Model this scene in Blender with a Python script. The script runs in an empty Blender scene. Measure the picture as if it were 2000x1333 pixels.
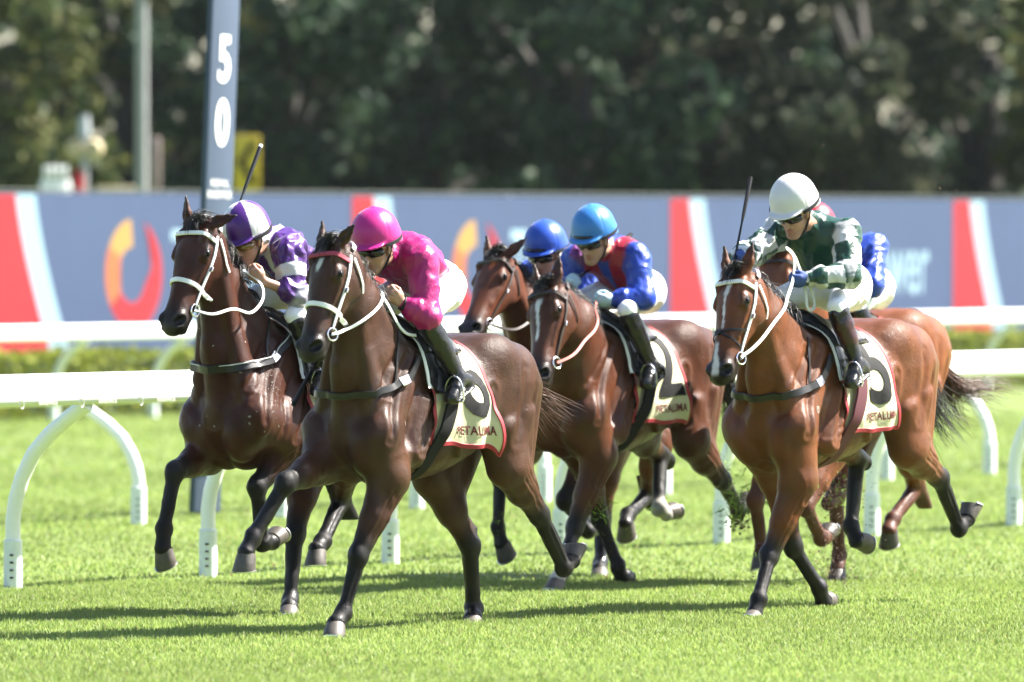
import bpy, bmesh, math, random
import numpy as np
from mathutils import Vector, Matrix
from mathutils.bvhtree import BVHTree

random.seed(5)
RNG = np.random.default_rng(11)
SC = bpy.context.scene
COL = SC.collection
R = math.radians

# ------------------------------------------------------------------ camera
cam_data = bpy.data.cameras.new('camera')
cam_data.sensor_width = 36.0
cam_data.lens = 300.0
cam_data.clip_start = 1.0
cam_data.clip_end = 3000.0
cam_data.dof.use_dof = True
cam_data.dof.focus_distance = 46.2
cam_data.dof.aperture_fstop = 2.8
cam = bpy.data.objects.new('camera', cam_data)
COL.objects.link(cam)
cam.location = (0, 0, 2.1)
cam.rotation_euler = (R(90.0) - math.atan(209.5 / 16667.0), 0, 0)
SC.camera = cam

# ------------------------------------------------------------------ light
HAZE = 0.00005
SUN_EL, SUN_AZ = R(47), R(20)          # azimuth measured from +X towards +Y
world = bpy.data.worlds.new('World')
SC.world = world
world.use_nodes = True
wn = world.node_tree.nodes
sky = wn.new('ShaderNodeTexSky')
sky.sky_type = 'NISHITA'
sky.sun_disc = False
sky.sun_elevation = SUN_EL
sky.sun_rotation = R(90) - SUN_AZ
sky.air_density = 1.0
sky.dust_density = 1.5
bg = wn['Background']
bg.inputs['Strength'].default_value = 0.058
world.node_tree.links.new(sky.outputs['Color'], bg.inputs['Color'])
sun_data = bpy.data.lights.new('sun', 'SUN')
sun_data.energy = 5.0
sun_data.angle = R(0.53)
sun_data.color = (1.0, 0.95, 0.87)
sun = bpy.data.objects.new('sun', sun_data)
COL.objects.link(sun)
sv = Vector((math.cos(SUN_EL) * math.cos(SUN_AZ), math.cos(SUN_EL) * math.sin(SUN_AZ), math.sin(SUN_EL)))
sun.rotation_euler = sv.to_track_quat('Z', 'Y').to_euler()
sun.location = (20, 45, 25)

SC.view_settings.view_transform = 'Standard'
SC.view_settings.look = 'None'
SC.view_settings.exposure = 2.42
SC.view_settings.gamma = 1.0
SC.view_settings.use_curve_mapping = False
SC.render.engine = 'CYCLES'
SC.cycles.use_denoising = True
SC.cycles.max_bounces = 6
SC.cycles.diffuse_bounces = 3
SC.cycles.glossy_bounces = 3
SC.cycles.transmission_bounces = 3
SC.cycles.transparent_max_bounces = 6
SC.cycles.sample_clamp_indirect = 6.0
SC.cycles.caustics_reflective = False
SC.cycles.caustics_refractive = False

# ------------------------------------------------------------------ helpers
def tag(o, label=None, cat=None, group=None, kind=None):
    if label: o['label'] = label
    if cat: o['category'] = cat
    if group: o['group'] = group
    if kind: o['kind'] = kind
    return o

def empty(name, loc=(0, 0, 0), rz=0.0, label=None, cat=None, group=None):
    o = bpy.data.objects.new(name, None)
    COL.objects.link(o)
    o.empty_display_size = 0.2
    o.location = loc
    o.rotation_euler = (0, 0, rz)
    return tag(o, label, cat, group)

def link(name, me, mat=None, parent=None):
    o = bpy.data.objects.new(name, me)
    COL.objects.link(o)
    if mat is not None:
        me.materials.clear()
        me.materials.append(mat)
    if parent is not None:
        o.parent = parent
    return o

def np_mesh(name, V, Q, smooth=True, cols=None):
    """vertices (n,3), faces (m,3|4) -> mesh, fast"""
    V = np.asarray(V, dtype=np.float32); Q = np.asarray(Q, dtype=np.int32)
    me = bpy.data.meshes.new(name)
    n, m, k = len(V), len(Q), Q.shape[1]
    me.vertices.add(n); me.vertices.foreach_set('co', V.ravel())
    me.loops.add(m * k); me.loops.foreach_set('vertex_index', Q.ravel())
    me.polygons.add(m)
    me.polygons.foreach_set('loop_start', np.arange(0, m * k, k, dtype=np.int32))
    me.polygons.foreach_set('loop_total', np.full(m, k, dtype=np.int32))
    if smooth:
        me.polygons.foreach_set('use_smooth', np.ones(m, dtype=bool))
    me.update(calc_edges=True)
    me.validate()
    if cols is not None:
        a = me.attributes.new('tint', 'FLOAT_COLOR', 'POINT')
        c = np.ones((n, 4), dtype=np.float32); c[:, :3] = cols
        a.data.foreach_set('color', c.ravel())
    return me

class MB:
    """collects simple shapes into one mesh"""
    def __init__(s): s.V = []; s.Fc = []
    def add(s, vs, fs):
        b = len(s.V); s.V += [tuple(v) for v in vs]; s.Fc += [tuple(i + b for i in f) for f in fs]
    def box(s, c, sz, rz=0.0, M=None):
        x, y, z = sz[0] / 2, sz[1] / 2, sz[2] / 2
        vs = [Vector((a * x, b * y, d * z)) for a in (-1, 1) for b in (-1, 1) for d in (-1, 1)]
        T = Matrix.Translation(c) @ (M if M is not None else Matrix.Rotation(rz, 4, 'Z'))
        s.add([T @ v for v in vs], [(0, 1, 3, 2), (4, 6, 7, 5), (0, 4, 5, 1), (2, 3, 7, 6), (0, 2, 6, 4), (1, 5, 7, 3)])
    def tube(s, pts, rad, n=10, cap=True):
        pts = [Vector(p) for p in pts]
        rr = rad if isinstance(rad, (list, tuple)) else [rad] * len(pts)
        b0 = len(s.V); up = None
        for i, p in enumerate(pts):
            t = (pts[min(i + 1, len(pts) - 1)] - pts[max(i - 1, 0)]).normalized()
            if up is None:
                up = Vector((0, 0, 1)) if abs(t.z) < 0.9 else Vector((1, 0, 0))
            a = (up - t * up.dot(t)).normalized(); up = a; b = t.cross(a)
            for k in range(n):
                w = 2 * math.pi * k / n
                s.V.append(tuple(p + (a * math.cos(w) + b * math.sin(w)) * rr[i]))
        for i in range(len(pts) - 1):
            for k in range(n):
                k2 = (k + 1) % n
                s.Fc.append((b0 + i * n + k, b0 + i * n + k2, b0 + (i + 1) * n + k2, b0 + (i + 1) * n + k))
        if cap:
            s.Fc.append(tuple(b0 + k for k in reversed(range(n))))
            e = b0 + (len(pts) - 1) * n
            s.Fc.append(tuple(e + k for k in range(n)))
    def ribbon(s, pts, nrm, w, th, off=0.0, closed=False):
        """flat band of width w and thickness th lying on points with normals"""
        pts = [Vector(p) for p in pts]; nrm = [Vector(v).normalized() for v in nrm]
        N = len(pts); b0 = len(s.V)
        for i, p in enumerate(pts):
            if closed: t = pts[(i + 1) % N] - pts[i - 1]
            else: t = pts[min(i + 1, N - 1)] - pts[max(i - 1, 0)]
            t.normalize()
            sd = t.cross(nrm[i])
            if sd.length < 1e-5: sd = t.orthogonal()
            sd.normalize(); n2 = sd.cross(t).normalized()
            if n2.dot(nrm[i]) < 0: n2 = -n2
            ww = w[i] if isinstance(w, (list, tuple)) else w
            for a, h in ((-.5, 0), (.5, 0), (.42, 1), (-.42, 1)):
                s.V.append(tuple(p + sd * (a * ww) + n2 * (off + h * th)))
        for i in range(N if closed else N - 1):
            j = (i + 1) % N
            for k in range(4):
                k2 = (k + 1) % 4
                s.Fc.append((b0 + i * 4 + k, b0 + i * 4 + k2, b0 + j * 4 + k2, b0 + j * 4 + k))
        if not closed:
            s.Fc.append((b0 + 3, b0 + 2, b0 + 1, b0)); e = b0 + (N - 1) * 4
            s.Fc.append((e, e + 1, e + 2, e + 3))
    def build(s, name, mat, parent=None, smooth=True, bevel=0.0):
        me = bpy.data.meshes.new(name)
        me.from_pydata(s.V, [], s.Fc); me.update()
        bm = bmesh.new(); bm.from_mesh(me)
        bmesh.ops.recalc_face_normals(bm, faces=bm.faces)
        bm.to_mesh(me); bm.free()
        o = link(name, me, mat, parent)
        if smooth:
            me.polygons.foreach_set('use_smooth', [True] * len(me.polygons))
            if bevel == 0:
                me.set_sharp_from_angle(angle=R(42))
        if bevel > 0:
            m = o.modifiers.new('bevel', 'BEVEL'); m.width = bevel; m.segments = 2; m.limit_method = 'ANGLE'
            m.angle_limit = R(40)
        return o

def mat(name, col, rough=0.5, spec=0.5, metal=0.0, attr=False, noise=None, bump=None, coat=0.0, sheen=0.0, sub=None, trans=0.0, rnoise=None):
    """procedural principled material; noise=(scale, amount) varies the colour, bump=(scale, strength, distance)"""
    m = bpy.data.materials.new(name); m.use_nodes = True
    nt = m.node_tree; n = nt.nodes; L = nt.links
    p = n['Principled BSDF']
    p.inputs['Roughness'].default_value = rough
    p.inputs['Specular IOR Level'].default_value = spec
    p.inputs['Metallic'].default_value = metal
    p.inputs['Coat Weight'].default_value = coat
    p.inputs['Coat Roughness'].default_value = 0.25
    p.inputs['Sheen Weight'].default_value = sheen
    p.inputs['Sheen Roughness'].default_value = 0.35
    tc = n.new('ShaderNodeTexCoord')
    if attr:
        src = n.new('ShaderNodeAttribute'); src.attribute_name = 'tint'; c_out = src.outputs['Color']
        if col != (1, 1, 1):
            mx = n.new('ShaderNodeMix'); mx.data_type = 'RGBA'; mx.blend_type = 'MULTIPLY'
            mx.inputs[0].default_value = 1.0; L.new(c_out, mx.inputs[6]); mx.inputs[7].default_value = (*col, 1); c_out = mx.outputs[2]
    else:
        src = n.new('ShaderNodeRGB'); src.outputs[0].default_value = (*col, 1); c_out = src.outputs[0]
    if noise:
        nz = n.new('ShaderNodeTexNoise'); nz.inputs['Scale'].default_value = noise[0]; nz.inputs['Detail'].default_value = 5
        L.new(tc.outputs['Object'], nz.inputs['Vector'])
        mr = n.new('ShaderNodeMapRange'); mr.inputs[1].default_value = 0.25; mr.inputs[2].default_value = 0.75
        mr.inputs[3].default_value = 1 - noise[1]; mr.inputs[4].default_value = 1 + noise[1]
        L.new(nz.outputs['Fac'], mr.inputs[0])
        mx = n.new('ShaderNodeVectorMath'); mx.operation = 'SCALE'
        L.new(c_out, mx.inputs[0]); L.new(mr.outputs[0], mx.inputs['Scale']); c_out = mx.outputs[0]
    L.new(c_out, p.inputs['Base Color'])
    if rnoise:
        nz = n.new('ShaderNodeTexNoise'); nz.inputs['Scale'].default_value = rnoise[0]; nz.inputs['Detail'].default_value = 3
        L.new(tc.outputs['Object'], nz.inputs['Vector'])
        mr = n.new('ShaderNodeMapRange'); mr.inputs[1].default_value = 0.3; mr.inputs[2].default_value = 0.7
        mr.inputs[3].default_value = rnoise[1]; mr.inputs[4].default_value = rnoise[2]
        L.new(nz.outputs['Fac'], mr.inputs[0]); L.new(mr.outputs[0], p.inputs['Roughness'])
    if bump:
        prev = None
        for (sc, st, ds) in (bump if isinstance(bump[0], (tuple, list)) else [bump]):
            nz = n.new('ShaderNodeTexNoise'); nz.inputs['Scale'].default_value = sc; nz.inputs['Detail'].default_value = 4
            L.new(tc.outputs['Object'], nz.inputs['Vector'])
            b = n.new('ShaderNodeBump'); b.inputs['Strength'].default_value = st; b.inputs['Distance'].default_value = ds
            L.new(nz.outputs['Fac'], b.inputs['Height'])
            if prev: L.new(prev.outputs[0], b.inputs['Normal'])
            prev = b
        L.new(prev.outputs[0], p.inputs['Normal'])
    if sub:
        p.inputs['Subsurface Weight'].default_value = sub[0]
        p.inputs['Subsurface Radius'].default_value = sub[1]
        p.inputs['Subsurface Scale'].default_value = 0.02
    if trans > 0:
        t = n.new('ShaderNodeBsdfTranslucent'); L.new(c_out, t.inputs['Color'])
        ms = n.new('ShaderNodeMixShader'); ms.inputs[0].default_value = trans
        L.new(p.outputs[0], ms.inputs[1]); L.new(t.outputs[0], ms.inputs[2])
        L.new(ms.outputs[0], n['Material Output'].inputs['Surface'])
    return m

# ------------------------------------------------------------------ materials
M = {}
def coat_material():
    m = bpy.data.materials.new('horse coat'); m.use_nodes = True
    nt = m.node_tree; n = nt.nodes; L = nt.links; p = n['Principled BSDF']
    at = n.new('ShaderNodeAttribute'); at.attribute_name = 'tint'
    tc = n.new('ShaderNodeTexCoord')
    nz = n.new('ShaderNodeTexNoise'); nz.inputs['Scale'].default_value = 7; nz.inputs['Detail'].default_value = 6
    L.new(tc.outputs['Object'], nz.inputs['Vector'])
    mr = n.new('ShaderNodeMapRange'); mr.inputs[1].default_value = .3; mr.inputs[2].default_value = .7; mr.inputs[3].default_value = .50; mr.inputs[4].default_value = .90
    L.new(nz.outputs['Fac'], mr.inputs[0])
    # fine hair streaks
    mp = n.new('ShaderNodeMapping'); mp.inputs['Scale'].default_value = (45, 330, 260)
    L.new(tc.outputs['Object'], mp.inputs['Vector'])
    hz = n.new('ShaderNodeTexNoise'); hz.inputs['Scale'].default_value = 1.0; hz.inputs['Detail'].default_value = 4
    L.new(mp.outputs[0], hz.inputs['Vector'])
    mh = n.new('ShaderNodeMapRange'); mh.inputs[1].default_value = .3; mh.inputs[2].default_value = .7; mh.inputs[3].default_value = .86; mh.inputs[4].default_value = 1.12
    L.new(hz.outputs['Fac'], mh.inputs[0])
    mm = n.new('ShaderNodeMath'); mm.operation = 'MULTIPLY'; L.new(mr.outputs[0], mm.inputs[0]); L.new(mh.outputs[0], mm.inputs[1])
    sc = n.new('ShaderNodeVectorMath'); sc.operation = 'SCALE'; L.new(at.outputs['Color'], sc.inputs[0]); L.new(mm.outputs[0], sc.inputs['Scale'])
    L.new(sc.outputs[0], p.inputs['Base Color'])
    p.inputs['Specular IOR Level'].default_value = .16
    # sweat: wet streaks that shine more than the dry hair
    wm = n.new('ShaderNodeMapping'); wm.inputs['Scale'].default_value = (9, 9, 3.2); L.new(tc.outputs['Object'], wm.inputs['Vector'])
    wz = n.new('ShaderNodeTexNoise'); wz.inputs['Scale'].default_value = 1.0; wz.inputs['Detail'].default_value = 8; wz.inputs['Roughness'].default_value = .68; wz.inputs['Distortion'].default_value = .8
    L.new(wm.outputs[0], wz.inputs['Vector'])
    wr = n.new('ShaderNodeMapRange'); wr.inputs[1].default_value = .38; wr.inputs[2].default_value = .66; wr.inputs[3].default_value = .56; wr.inputs[4].default_value = .30
    L.new(wz.outputs['Fac'], wr.inputs[0]); L.new(wr.outputs[0], p.inputs['Roughness'])
    wc = n.new('ShaderNodeMapRange'); wc.inputs[1].default_value = .46; wc.inputs[2].default_value = .70; wc.inputs[3].default_value = .0; wc.inputs[4].default_value = .38
    L.new(wz.outputs['Fac'], wc.inputs[0]); L.new(wc.outputs[0], p.inputs['Coat Weight']); p.inputs['Coat Roughness'].default_value = .2
    # relief: soft muscle ripple, skin creases, veins, hair
    b1 = n.new('ShaderNodeBump'); b1.inputs['Strength'].default_value = .30; b1.inputs['Distance'].default_value = .02
    z1 = n.new('ShaderNodeTexNoise'); z1.inputs['Scale'].default_value = 10; z1.inputs['Detail'].default_value = 2; L.new(tc.outputs['Object'], z1.inputs['Vector'])
    L.new(z1.outputs['Fac'], b1.inputs['Height'])
    z2 = n.new('ShaderNodeTexNoise'); z2.inputs['Scale'].default_value = 7.0; z2.inputs['Detail'].default_value = 3; z2.inputs['Distortion'].default_value = .6; L.new(tc.outputs['Object'], z2.inputs['Vector'])
    ab = n.new('ShaderNodeMath'); ab.operation = 'SUBTRACT'; ab.inputs[1].default_value = .5; L.new(z2.outputs['Fac'], ab.inputs[0])
    ab2 = n.new('ShaderNodeMath'); ab2.operation = 'ABSOLUTE'; L.new(ab.outputs[0], ab2.inputs[0])
    vr = n.new('ShaderNodeMapRange'); vr.inputs[1].default_value = 0; vr.inputs[2].default_value = .028; vr.inputs[3].default_value = 1; vr.inputs[4].default_value = 0
    L.new(ab2.outputs[0], vr.inputs[0])
    b2 = n.new('ShaderNodeBump'); b2.inputs['Strength'].default_value = .07; b2.inputs['Distance'].default_value = .008
    L.new(vr.outputs[0], b2.inputs['Height']); L.new(b1.outputs[0], b2.inputs['Normal'])
    b3 = n.new('ShaderNodeBump'); b3.inputs['Strength'].default_value = .6; b3.inputs['Distance'].default_value = .004
    L.new(hz.outputs['Fac'], b3.inputs['Height']); L.new(b2.outputs[0], b3.inputs['Normal'])
    L.new(b3.outputs[0], p.inputs['Normal'])
    return m
M['coat'] = coat_material()
M['hoof'] = mat('hoof horn', (.055, .046, .038), .55, noise=(30, .45), bump=(60, .3, .002))
M['hoof_dark'] = mat('dark hoof horn', (.035, .03, .027), .5, noise=(30, .35), bump=(60, .3, .002))
M['alu'] = mat('racing plate', (.7, .7, .72), .35, metal=1.0)
M['eye'] = mat('horse eye', (.0025, .0015, .001), .10, spec=.28)
M['hair_black'] = mat('black hair', (.009, .008, .008), .42, spec=.4)
M['hair_brown'] = mat('brown hair', (.060, .022, .012), .42, spec=.3)
M['hair_grey'] = mat('dark grey hair', (.03, .028, .028), .4, spec=.6)
M['steel'] = mat('polished steel', (.62, .62, .64), .25, metal=1.0)
M['leather'] = mat('black leather', (.008, .008, .008), .36, spec=.35, bump=(140, .25, .002), noise=(20, .3))
M['webbing'] = mat('black webbing', (.005, .005, .0055), .8, spec=.2, bump=(300, .4, .002))
M['maroonweb'] = mat('maroon webbing', (.07, .006, .015), .7, bump=(300, .4, .002))
M['whitestrap'] = mat('white rubber strap', (.74, .74, .72), .42, noise=(25, .08), bump=(90, .15, .002))
M['rope'] = mat('pale webbing rein', (.55, .56, .50), .6, bump=(200, .4, .002))
M['brownleather'] = mat('dark brown leather', (.03, .018, .012), .4, bump=(140, .25, .002))
M['redstrap'] = mat('red rein grip', (.28, .04, .02), .5)
M['pinkband'] = mat('woven pink browband', (.30, .03, .06), .6, bump=(120, .6, .004))
M['cream'] = mat('cream cloth', (.46, .43, .28), .75, noise=(8, .10), bump=((18, .25, .02), (400, .2, .001)))
M['whitepad'] = mat('white felt pad', (.76, .76, .74), .8, bump=(200, .3, .002))
M['redtrim'] = mat('red cloth trim', (.26, .008, .018), .65, bump=(200, .3, .002))
M['blackprint'] = mat('black print', (.004, .004, .0045), .7, spec=.2)
M['redprint'] = mat('maroon print', (.10, .007, .009), .7)
M['skin'] = mat('skin', (.66, .66, .66), .48, spec=.4, attr=True, noise=(25, .10), bump=(180, .12, .002), sub=(.12, (.6, .2, .1)))
M['satin'] = mat('satin silks', (.66, .66, .66), .36, spec=.45, attr=True, bump=((28, .45, .012), (70, .22, .004)), sheen=.08)
M['nylon'] = mat('white nylon breeches', (1, 1, 1), .5, attr=True, bump=((16, .6, .02), (300, .1, .001)))
M['boot'] = mat('polished boot leather', (1, 1, 1), .26, spec=.4, attr=True, coat=.15, bump=(30, .4, .012))
M['capsilk'] = mat('cap silk', (.72, .72, .72), .36, spec=.4, attr=True, bump=(40, .12, .004), sheen=.1)
M['elastic'] = mat('black elastic', (.005, .005, .0055), .6, spec=.25)
M['lens'] = mat('dark goggle lens', (.003, .003, .004), .08, spec=.45)
M['lens_amber'] = mat('amber goggle lens', (.16, .085, .012), .08, spec=.8, coat=.6)
M['blueglove'] = mat('blue knitted glove', (.026, .06, .23), .75, bump=(220, .4, .002))
M['paleglove'] = mat('pale blue glove', (.34, .46, .55), .6, bump=(120, .3, .002))
M['whipblack'] = mat('padded whip', (.004, .004, .004), .45, spec=.3)
M['whiteplastic'] = mat('white plastic', (.78, .79, .79), .35, noise=(6, .04))
M['greyprint'] = mat('pale grey print', (.55, .55, .55), .5)
M['whiteprint'] = mat('white print', (.85, .86, .85), .5)
M['rolled'] = mat('faded brown canvas', (.20, .15, .14), .8)
M['hood'] = mat('cream lamp hood', (.40, .33, .20), .55)
M['foam'] = mat('sweat froth', (.22, .20, .18), .6)
M['brand'] = mat('white branded hair', (.25, .21, .17), .6)

def text_polys(txt, size, font_bold=0.0):
    cu = bpy.data.curves.new('t', 'FONT'); cu.body = txt; cu.size = size; cu.align_x = 'CENTER'; cu.align_y = 'CENTER'
    cu.offset = font_bold; cu.resolution_u = 4; cu.space_character = 1.05
    ob = bpy.data.objects.new('t', cu); COL.objects.link(ob)
    dg = bpy.context.evaluated_depsgraph_get()
    me = bpy.data.meshes.new_from_object(ob.evaluated_get(dg))
    bpy.data.objects.remove(ob); bpy.data.curves.remove(cu)
    bm = bmesh.new(); bm.from_mesh(me); bpy.data.meshes.remove(me)
    bmesh.ops.triangulate(bm, faces=bm.faces)
    for _ in range(6):
        es = [e for e in bm.edges if e.calc_length() > size * .09]
        if not es: break
        bmesh.ops.subdivide_edges(bm, edges=es, cuts=1)
        bmesh.ops.triangulate(bm, faces=bm.faces)
    V = np.array([v.co[:] for v in bm.verts]); Fc = [[v.index for v in f.verts] for f in bm.faces]
    bm.free()
    return V, np.array(Fc)


# ================================================================== the course
U = Vector((.524, .852, 0)); NN = Vector((.852, -.524, 0))       # along the rails / across towards the runners
RZ = math.atan2(U.y, U.x)
def onrail(n, t, z=0.0): return NN * n + U * t + Vector((0, 0, z))

def grass_mat(name, c1, c2, sc, trans=0.0, bump=0.0):
    m = bpy.data.materials.new(name); m.use_nodes = True; nt = m.node_tree; n = nt.nodes; L = nt.links; p = n['Principled BSDF']
    tc = n.new('ShaderNodeTexCoord'); nz = n.new('ShaderNodeTexNoise'); nz.inputs['Scale'].default_value = sc; nz.inputs['Detail'].default_value = 8; nz.inputs['Roughness'].default_value = .7
    L.new(tc.outputs['Object'], nz.inputs['Vector'])
    n2 = n.new('ShaderNodeTexNoise'); n2.inputs['Scale'].default_value = sc * 14; n2.inputs['Detail'].default_value = 6; L.new(tc.outputs['Object'], n2.inputs['Vector'])
    ad = n.new('ShaderNodeMath'); ad.operation = 'ADD'; L.new(nz.outputs['Fac'], ad.inputs[0]); L.new(n2.outputs['Fac'], ad.inputs[1])
    mr = n.new('ShaderNodeMapRange'); mr.inputs[1].default_value = .7; mr.inputs[2].default_value = 1.3; L.new(ad.outputs[0], mr.inputs[0])
    mx = n.new('ShaderNodeMix'); mx.data_type = 'RGBA'; mx.inputs[6].default_value = (*c1, 1); mx.inputs[7].default_value = (*c2, 1); L.new(mr.outputs[0], mx.inputs[0])
    L.new(mx.outputs[2], p.inputs['Base Color']); p.inputs['Roughness'].default_value = .7; p.inputs['Specular IOR Level'].default_value = .25
    if bump:
        b = n.new('ShaderNodeBump'); b.inputs['Strength'].default_value = bump; b.inputs['Distance'].default_value = .05; L.new(n2.outputs['Fac'], b.inputs['Height']); L.new(b.outputs[0], p.inputs['Normal'])
    return m
gm = grass_mat('turf', (.075, .115, .020), (.125, .165, .034), 1.2, bump=.3)
# ground: one sheet, gently uneven near the camera, reaching the horizon
ys = np.concatenate([np.linspace(5, 36, 12), np.linspace(36.4, 110, 180), np.linspace(112, 240, 30), np.geomspace(260, 2600, 12)])
us = np.concatenate([np.linspace(-1, -.12, 10), np.linspace(-.11, .11, 60), np.linspace(.12, 1, 10)])
def gz(x, y): return (.010 * np.sin(x * 1.7 + .6 * np.sin(y * .31)) * np.sin(y * .42 + 1) + .006 * np.sin(x * 4.1 + y * 1.3)) * np.clip((200 - y) / 100, 0, 1) - .012
YY, UU = np.meshgrid(ys, us, indexing='ij'); XX = UU * (YY * 1.0 + 20)
GV = np.stack([XX, YY, gz(XX, YY)], -1).reshape(-1, 3); k = len(us)
GQ = [(i * k + j, i * k + j + 1, (i + 1) * k + j + 1, (i + 1) * k + j) for i in range(len(ys) - 1) for j in range(k - 1)]
tag(link('ground', np_mesh('ground', GV, GQ), gm), kind='structure')

# grass blades standing on the turf
def blades(nb, y0, y1, hmin, hmax, w, seed):
    r = np.random.default_rng(seed)
    y = np.sqrt(r.uniform(y0 ** 2, y1 ** 2, nb)); x = r.uniform(-.082, .082, nb) * y
    cl = .55 + .45 * np.sin(x * 7 + 2 * np.sin(y * 2.3)) * np.sin(y * 5 + 1.5 * np.sin(x * 3.1))      # tufts
    h = r.uniform(hmin, hmax, nb) * (.65 + .5 * cl); a = r.uniform(0, 6.283, nb); ln = r.uniform(.1, .9, nb) * h
    z = gz(x, y) - .004
    ww = w * r.uniform(.6, 1.3, nb)
    b1 = np.stack([x - ww * np.cos(a), y - ww * np.sin(a), z], 1); b2 = np.stack([x + ww * np.cos(a), y + ww * np.sin(a), z], 1)
    d = r.uniform(0, 6.283, nb); dx, dy = np.cos(d) * ln, np.sin(d) * ln
    m = np.stack([x + .35 * dx, y + .35 * dy, z + h * .6], 1); sd = np.stack([ww * .75 * np.cos(a), ww * .75 * np.sin(a), 0 * a], 1)
    tip = np.stack([x + dx, y + dy, z + h], 1)
    V = np.stack([b1, b2, m - sd, m + sd, tip], 1).reshape(-1, 3)
    i = np.arange(nb)[:, None] * 5
    T = np.concatenate([i + [0, 1, 3], i + [0, 3, 2], i + [2, 3, 4]], 1).reshape(-1, 3)
    base = np.array((.185, .255, .060)); yl = np.array((.29, .345, .105)); dk = np.array((.12, .195, .038))
    t = r.uniform(0, 1, nb)[:, None]; c = base * (1 - t) + np.where(r.uniform(0, 1, (nb, 1)) < .55, yl, dk) * t
    c = c * (1 + .09 * np.sin(.9 * (y * .852 + x * .524) + .5 * np.sin(x)) + .06 * np.sin(x * 2.3 + y * 1.9) * np.sin(y * 3.7 - x))[:, None]
    dry = (r.uniform(0, 1, nb) < .03)[:, None]; c = np.where(dry, np.array((.20, .16, .07)), c)
    return np_mesh('grass', V, T, False, np.repeat(c, 5, axis=0))
bm_ = mat('grass blade', (1, 1, 1), .55, spec=.35, attr=True, trans=.5)
tag(link('grass', blades(340000, 37.0, 52, .015, .038, .0027, 3), bm_), 'short bright green turf grass in the foreground', 'grass', kind='stuff')
tag(link('grass', blades(150000, 52, 75, .015, .040, .0052, 4), bm_), 'bright green turf grass between the runners and the rails', 'grass', kind='stuff')
tag(link('grass', blades(60000, 75, 100, .016, .045, .010, 5), bm_), 'pale green turf grass beyond the rails up to the hedge', 'grass', kind='stuff')

# ------------------------------------------------------------------ running rails
M['debrisbrown'] = mat('mud scuff', (.12, .08, .05), .9)
M['rail'] = mat('white rail plastic', (.80, .81, .80), .32, noise=(3, .03))
M['sleeve'] = mat('white post sleeve', (.68, .72, .71), .45, noise=(20, .08))
def leg_mesh(side, ztop, reach):
    mb = MB(); pts = []
    prof = [(0, .22), (.0, .40), (.02, .52), (.065, .65), (.15, .80), (.27, .92), (.42, 1.03), (.54, 1.10)]
    for (o, z) in prof: pts.append((o / .54 * reach * side, 0, z / 1.10 * ztop))
    g = [Vector(p) for p in pts]; P = []
    for i in range(len(g) - 1):
        for f in (0, .5): P.append(g[i].lerp(g[i + 1], f))
    P.append(g[-1]); mb.tube(P, .046, 14); return mb
def running_rail(n0, d, nrm, ts, t0, t1, ztop, bh, bw, reach, label, side=1, slots=True, text=True):
    root = empty('running_rail', n0, 0, label, 'rail', 'white running rails')
    ang = math.atan2(nrm.y, nrm.x)
    lm = None
    for t in ts:
        p = d * t
        if lm is None:
            o = leg_mesh(side, ztop, reach).build('leg', M['rail'], root); lm = o.data
        else: o = link('leg', lm, None, root)
        o.location = p; o.rotation_euler = (0, 0, ang)
        mb = MB(); mb.tube([(0, 0, -.02), (0, 0, .27), (0, 0, .275)], [.057, .057, .050], 14)
        sl = mb.build('post_sleeve', M['sleeve'], o)
        if slots:
            mb = MB()
            for q in range(4): mb.box((.026, -.052, .05 + .045 * q), (.020, .012, .010))
            mb.build('adjusting_slot', M['webbing'], sl)['kind'] = 'stuff'
    # beam: oval section swept along the line
    V = []; Fc = []; nseg = 24; ns = 16
    for i in range(nseg + 1):
        t = t0 + (t1 - t0) * i / nseg
        c = d * t + nrm * (reach * side) + Vector((0, 0, ztop + bh * .48))
        for q in range(ns):
            w = 2 * math.pi * q / ns; cx, sx = math.cos(w), math.sin(w)
            ex_ = abs(cx) ** .7 * (1 if cx > 0 else -1); ez_ = abs(sx) ** .6 * (1 if sx > 0 else -1)
            V.append(c + nrm * (bw / 2 * ex_) + Vector((0, 0, bh / 2 * ez_)))
    for i in range(nseg):
        for q in range(ns): Fc.append((i * ns + q, i * ns + (q + 1) % ns, (i + 1) * ns + (q + 1) % ns, (i + 1) * ns + q))
    mb = MB(); mb.add(V, Fc); bo = mb.build('beam', M['rail'], root)
    return root, bo
r1, beam1 = running_rail(onrail(-29.19, 0), U, NN, [41.78 + 2.1 * k for k in range(-1, 8)], 36, 60, 1.09, .19, .14, .54, 'white running rail nearest the horses, its curved legs leaning towards them')
U2 = Vector((.4617, .887, 0)).normalized(); N2 = Vector((.887, -.4617, 0)).normalized()
p2_ = Vector((-2.698, 61.6, 0))
r2, beam2 = running_rail(p2_, U2, N2, [2.13 * k for k in range(-1, 9)], -5, 22, .86, .15, .12, .50, 'middle white running rail with its curved legs leaning away from the horses', side=-1)
r3, beam3 = running_rail(onrail(-54.6, 0), U, NN, [78.94 + 2.0 * k for k in range(-2, 17)], 72, 116, .91, .17, .12, .45, 'far white running rail in front of the low hedge', slots=False)
for k in range(8):          # beam joints and a few scuffs
    c = onrail(0, 42.9 + 4.2 * k - 4.2, 0); mb = MB(); pts = []
    for q in range(25):
        w = 2 * math.pi * q / 24; cx, sx = math.cos(w), math.sin(w)
        pts.append(c + NN * (.54 + .0715 * abs(cx) ** .7 * (1 if cx > 0 else -1)) + Vector((0, 0, 1.09 + .19 * .48 + .0965 * abs(sx) ** .6 * (1 if sx > 0 else -1))))
    mb.tube(pts, .0022, 4, cap=False); mb.build('joint', M['greyprint'], r1)
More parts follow.
